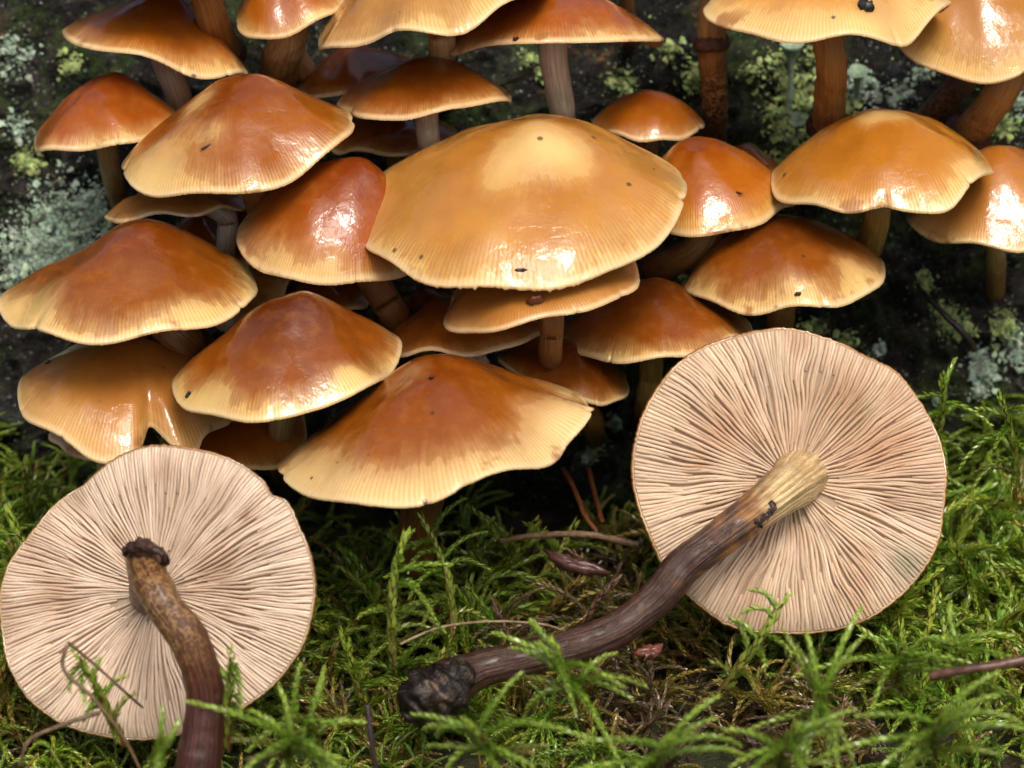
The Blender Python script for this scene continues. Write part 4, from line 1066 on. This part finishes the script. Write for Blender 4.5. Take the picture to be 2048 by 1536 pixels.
strand('dry_twig', [(1860, 1352, 476), (1940, 1338, 474), (2000, 1330, 474), (2080, 1312, 474)], 0.7, 0.9, (0.14, 0.07, 0.05), 'reddish dead moss twig lying in the bright moss', 'twig', seed=7)
strand('pine_needle', [(1125, 935, 575), (1150, 980, 572), (1170, 1030, 568), (1195, 1065, 566)], 0.55, 0.5, (0.22, 0.07, 0.02), 'leaning red-brown needle in the dark gap under the cluster', 'needle', flat=0.6, seed=8)
strand('pine_needle', [(1176, 935, 578), (1188, 980, 574), (1205, 1045, 568)], 0.55, 0.5, (0.20, 0.065, 0.02), 'upright red-brown needle next to the leaning one', 'needle', flat=0.6, seed=9)
strand('pine_needle', [(1068, 138, 582), (1040, 155, 582), (1000, 172, 584)], 0.25, 0.4, (0.20, 0.16, 0.03), 'thin yellowish needle sticking out behind the shallow brown cap', 'needle', seed=10)
strand('dead_twig', [(1860, 600, 592), (1890, 630, 590), (1930, 670, 590), (1950, 700, 592)], 0.6, 0.8, (0.035, 0.020, 0.016), 'dark thin twig pressed against the lichen spotted log', 'twig', seed=11)

def flake(name, px, py, d, w_, h_, col, label, cat, rot=0.0, seed=0, tilt=(0.0, 0.0), mat=None, thick=0.35):
    """irregular thin chip with thickness"""
    rs = np.random.default_rng(seed); P0 = at(px, py, d); s = d / FPX
    nn = -FW + UP * tilt[1] + RT * tilt[0]; nn /= np.linalg.norm(nn)
    ex = np.cross(UP, nn); ex /= np.linalg.norm(ex); ey = np.cross(nn, ex)
    c_, s_ = math.cos(rot), math.sin(rot); ex, ey = ex * c_ + ey * s_, ey * c_ - ex * s_
    m = 22; th = np.linspace(0, 2 * np.pi, m, endpoint=False)
    rad = 1 + 0.28 * rs.normal(0, 1, m) * 0.6
    rows = []
    for (k, z) in [(0.0, -thick), (0.7, -thick), (1.0, -thick * 0.5), (1.0, thick * 0.3), (0.75, thick), (0.4, thick * 1.1), (0.0, thick)]:
        jit = rs.normal(0, thick * 0.35, m) * (0 < k < 1)
        rows.append(P0 + ex * (rad * k * w_ * 0.5 * s * np.cos(th))[:, None] + ey * (rad * k * h_ * 0.5 * s * np.sin(th))[:, None] + nn * (z + jit)[:, None])
    V = np.array(rows).reshape(-1, 3)
    c = np.array(col) * (0.5 + 1.0 * fbm(V / 0.7, 2, seed))[:, None]
    o = make_mesh(name, V, grid_faces(7, m), mat or M_LITTER, attrs={'skin': c}, loc=P0)
    tag(o, label, cat)
bpy.context.view_layer.update()
_dg = bpy.context.evaluated_depsgraph_get()
def stuck(name, px, py, w_, h_, col, label, cat, rot, seed, thick=0.35):
    o_ = Vector(CAM * K); v_ = Vector(at(px, py, 1000.0) * K) - o_; v_.normalize()
    ok, hit, nor, *_ = sc.ray_cast(_dg, o_, v_)
    d = float((np.array(hit) / K - CAM) @ FW) - thick * 0.7
    n_ = np.array(nor); f_ = max(-(n_ @ FW), 0.25)
    flake(name, px, py, d, w_, h_, col, label, cat, rot, seed, (float(n_ @ RT) / f_, float(n_ @ UP) / f_), thick=thick)
stuck('debris_crumb', 1032, 78, 13, 11, (0.03, 0.018, 0.012), 'small dark crumb on the red-orange cap with the level rim', 'crumb', 0.2, 31, 0.3)
stuck('debris_crumb', 376, 790, 12, 17, (0.02, 0.018, 0.014), 'small black crumb near the edge of the dark orange cap with jagged patches', 'crumb', 0.4, 32, 0.25)
stuck('debris_crumb', 1596, 588, 13, 11, (0.06, 0.05, 0.045), 'small grey crumb on the domed brown cap over the tan gills', 'crumb', 0.1, 33, 0.25)
stuck('debris_crumb', 862, 756, 9, 12, (0.06, 0.03, 0.012), 'tiny brown crumb near the umbo of the lowest large cap', 'crumb', 0.5, 34, 0.25)
stuck('debris_crumb', 97, 725, 11, 11, (0.03, 0.016, 0.012), 'tiny dark crumb on the notched tan cap', 'crumb', 0.9, 35, 0.25)
stuck('debris_fibre', 415, 292, 34, 5, (0.06, 0.03, 0.015), 'thin dark fibre lying on the peeled patch of the orange cap', 'fibre', 0.7, 36, 0.15)
stuck('debris_crumb', 1042, 540, 22, 9, (0.10, 0.05, 0.05), 'flat brown crumb at the front margin of the largest cap', 'crumb', 0.1, 37, 0.2)
stuck('debris_fibre', 1475, 385, 26, 4, (0.14, 0.05, 0.02), 'short brown fibre on the yellow banded cap', 'fibre', -0.4, 38, 0.15)
stuck('bark_flake', 1070, 603, 34, 46, (0.15, 0.04, 0.015), 'small wet red-brown bark flake stuck on the tan cap below the largest one', 'flake', 0.2, 1, 0.5)
stuck('soil_crumb', 1733, 12, 26, 34, (0.03, 0.03, 0.035), 'dark soil crumb stuck on a golden cap', 'crumb', 0.3, 2, 0.9)
flake('bark_chip', 1150, 1128, 520, 110, 34, (0.09, 0.035, 0.03), 'long dark red bark chip lying in the brown moss', 'chip', -0.3, 3, (0, 0.7), thick=0.8)
flake('cone_scale', 1300, 1302, 506, 56, 34, (0.17, 0.05, 0.03), 'reddish scale lying in brown moss below the purple-brown stem', 'scale', 0.2, 4, (0, 0.9), thick=0.5)
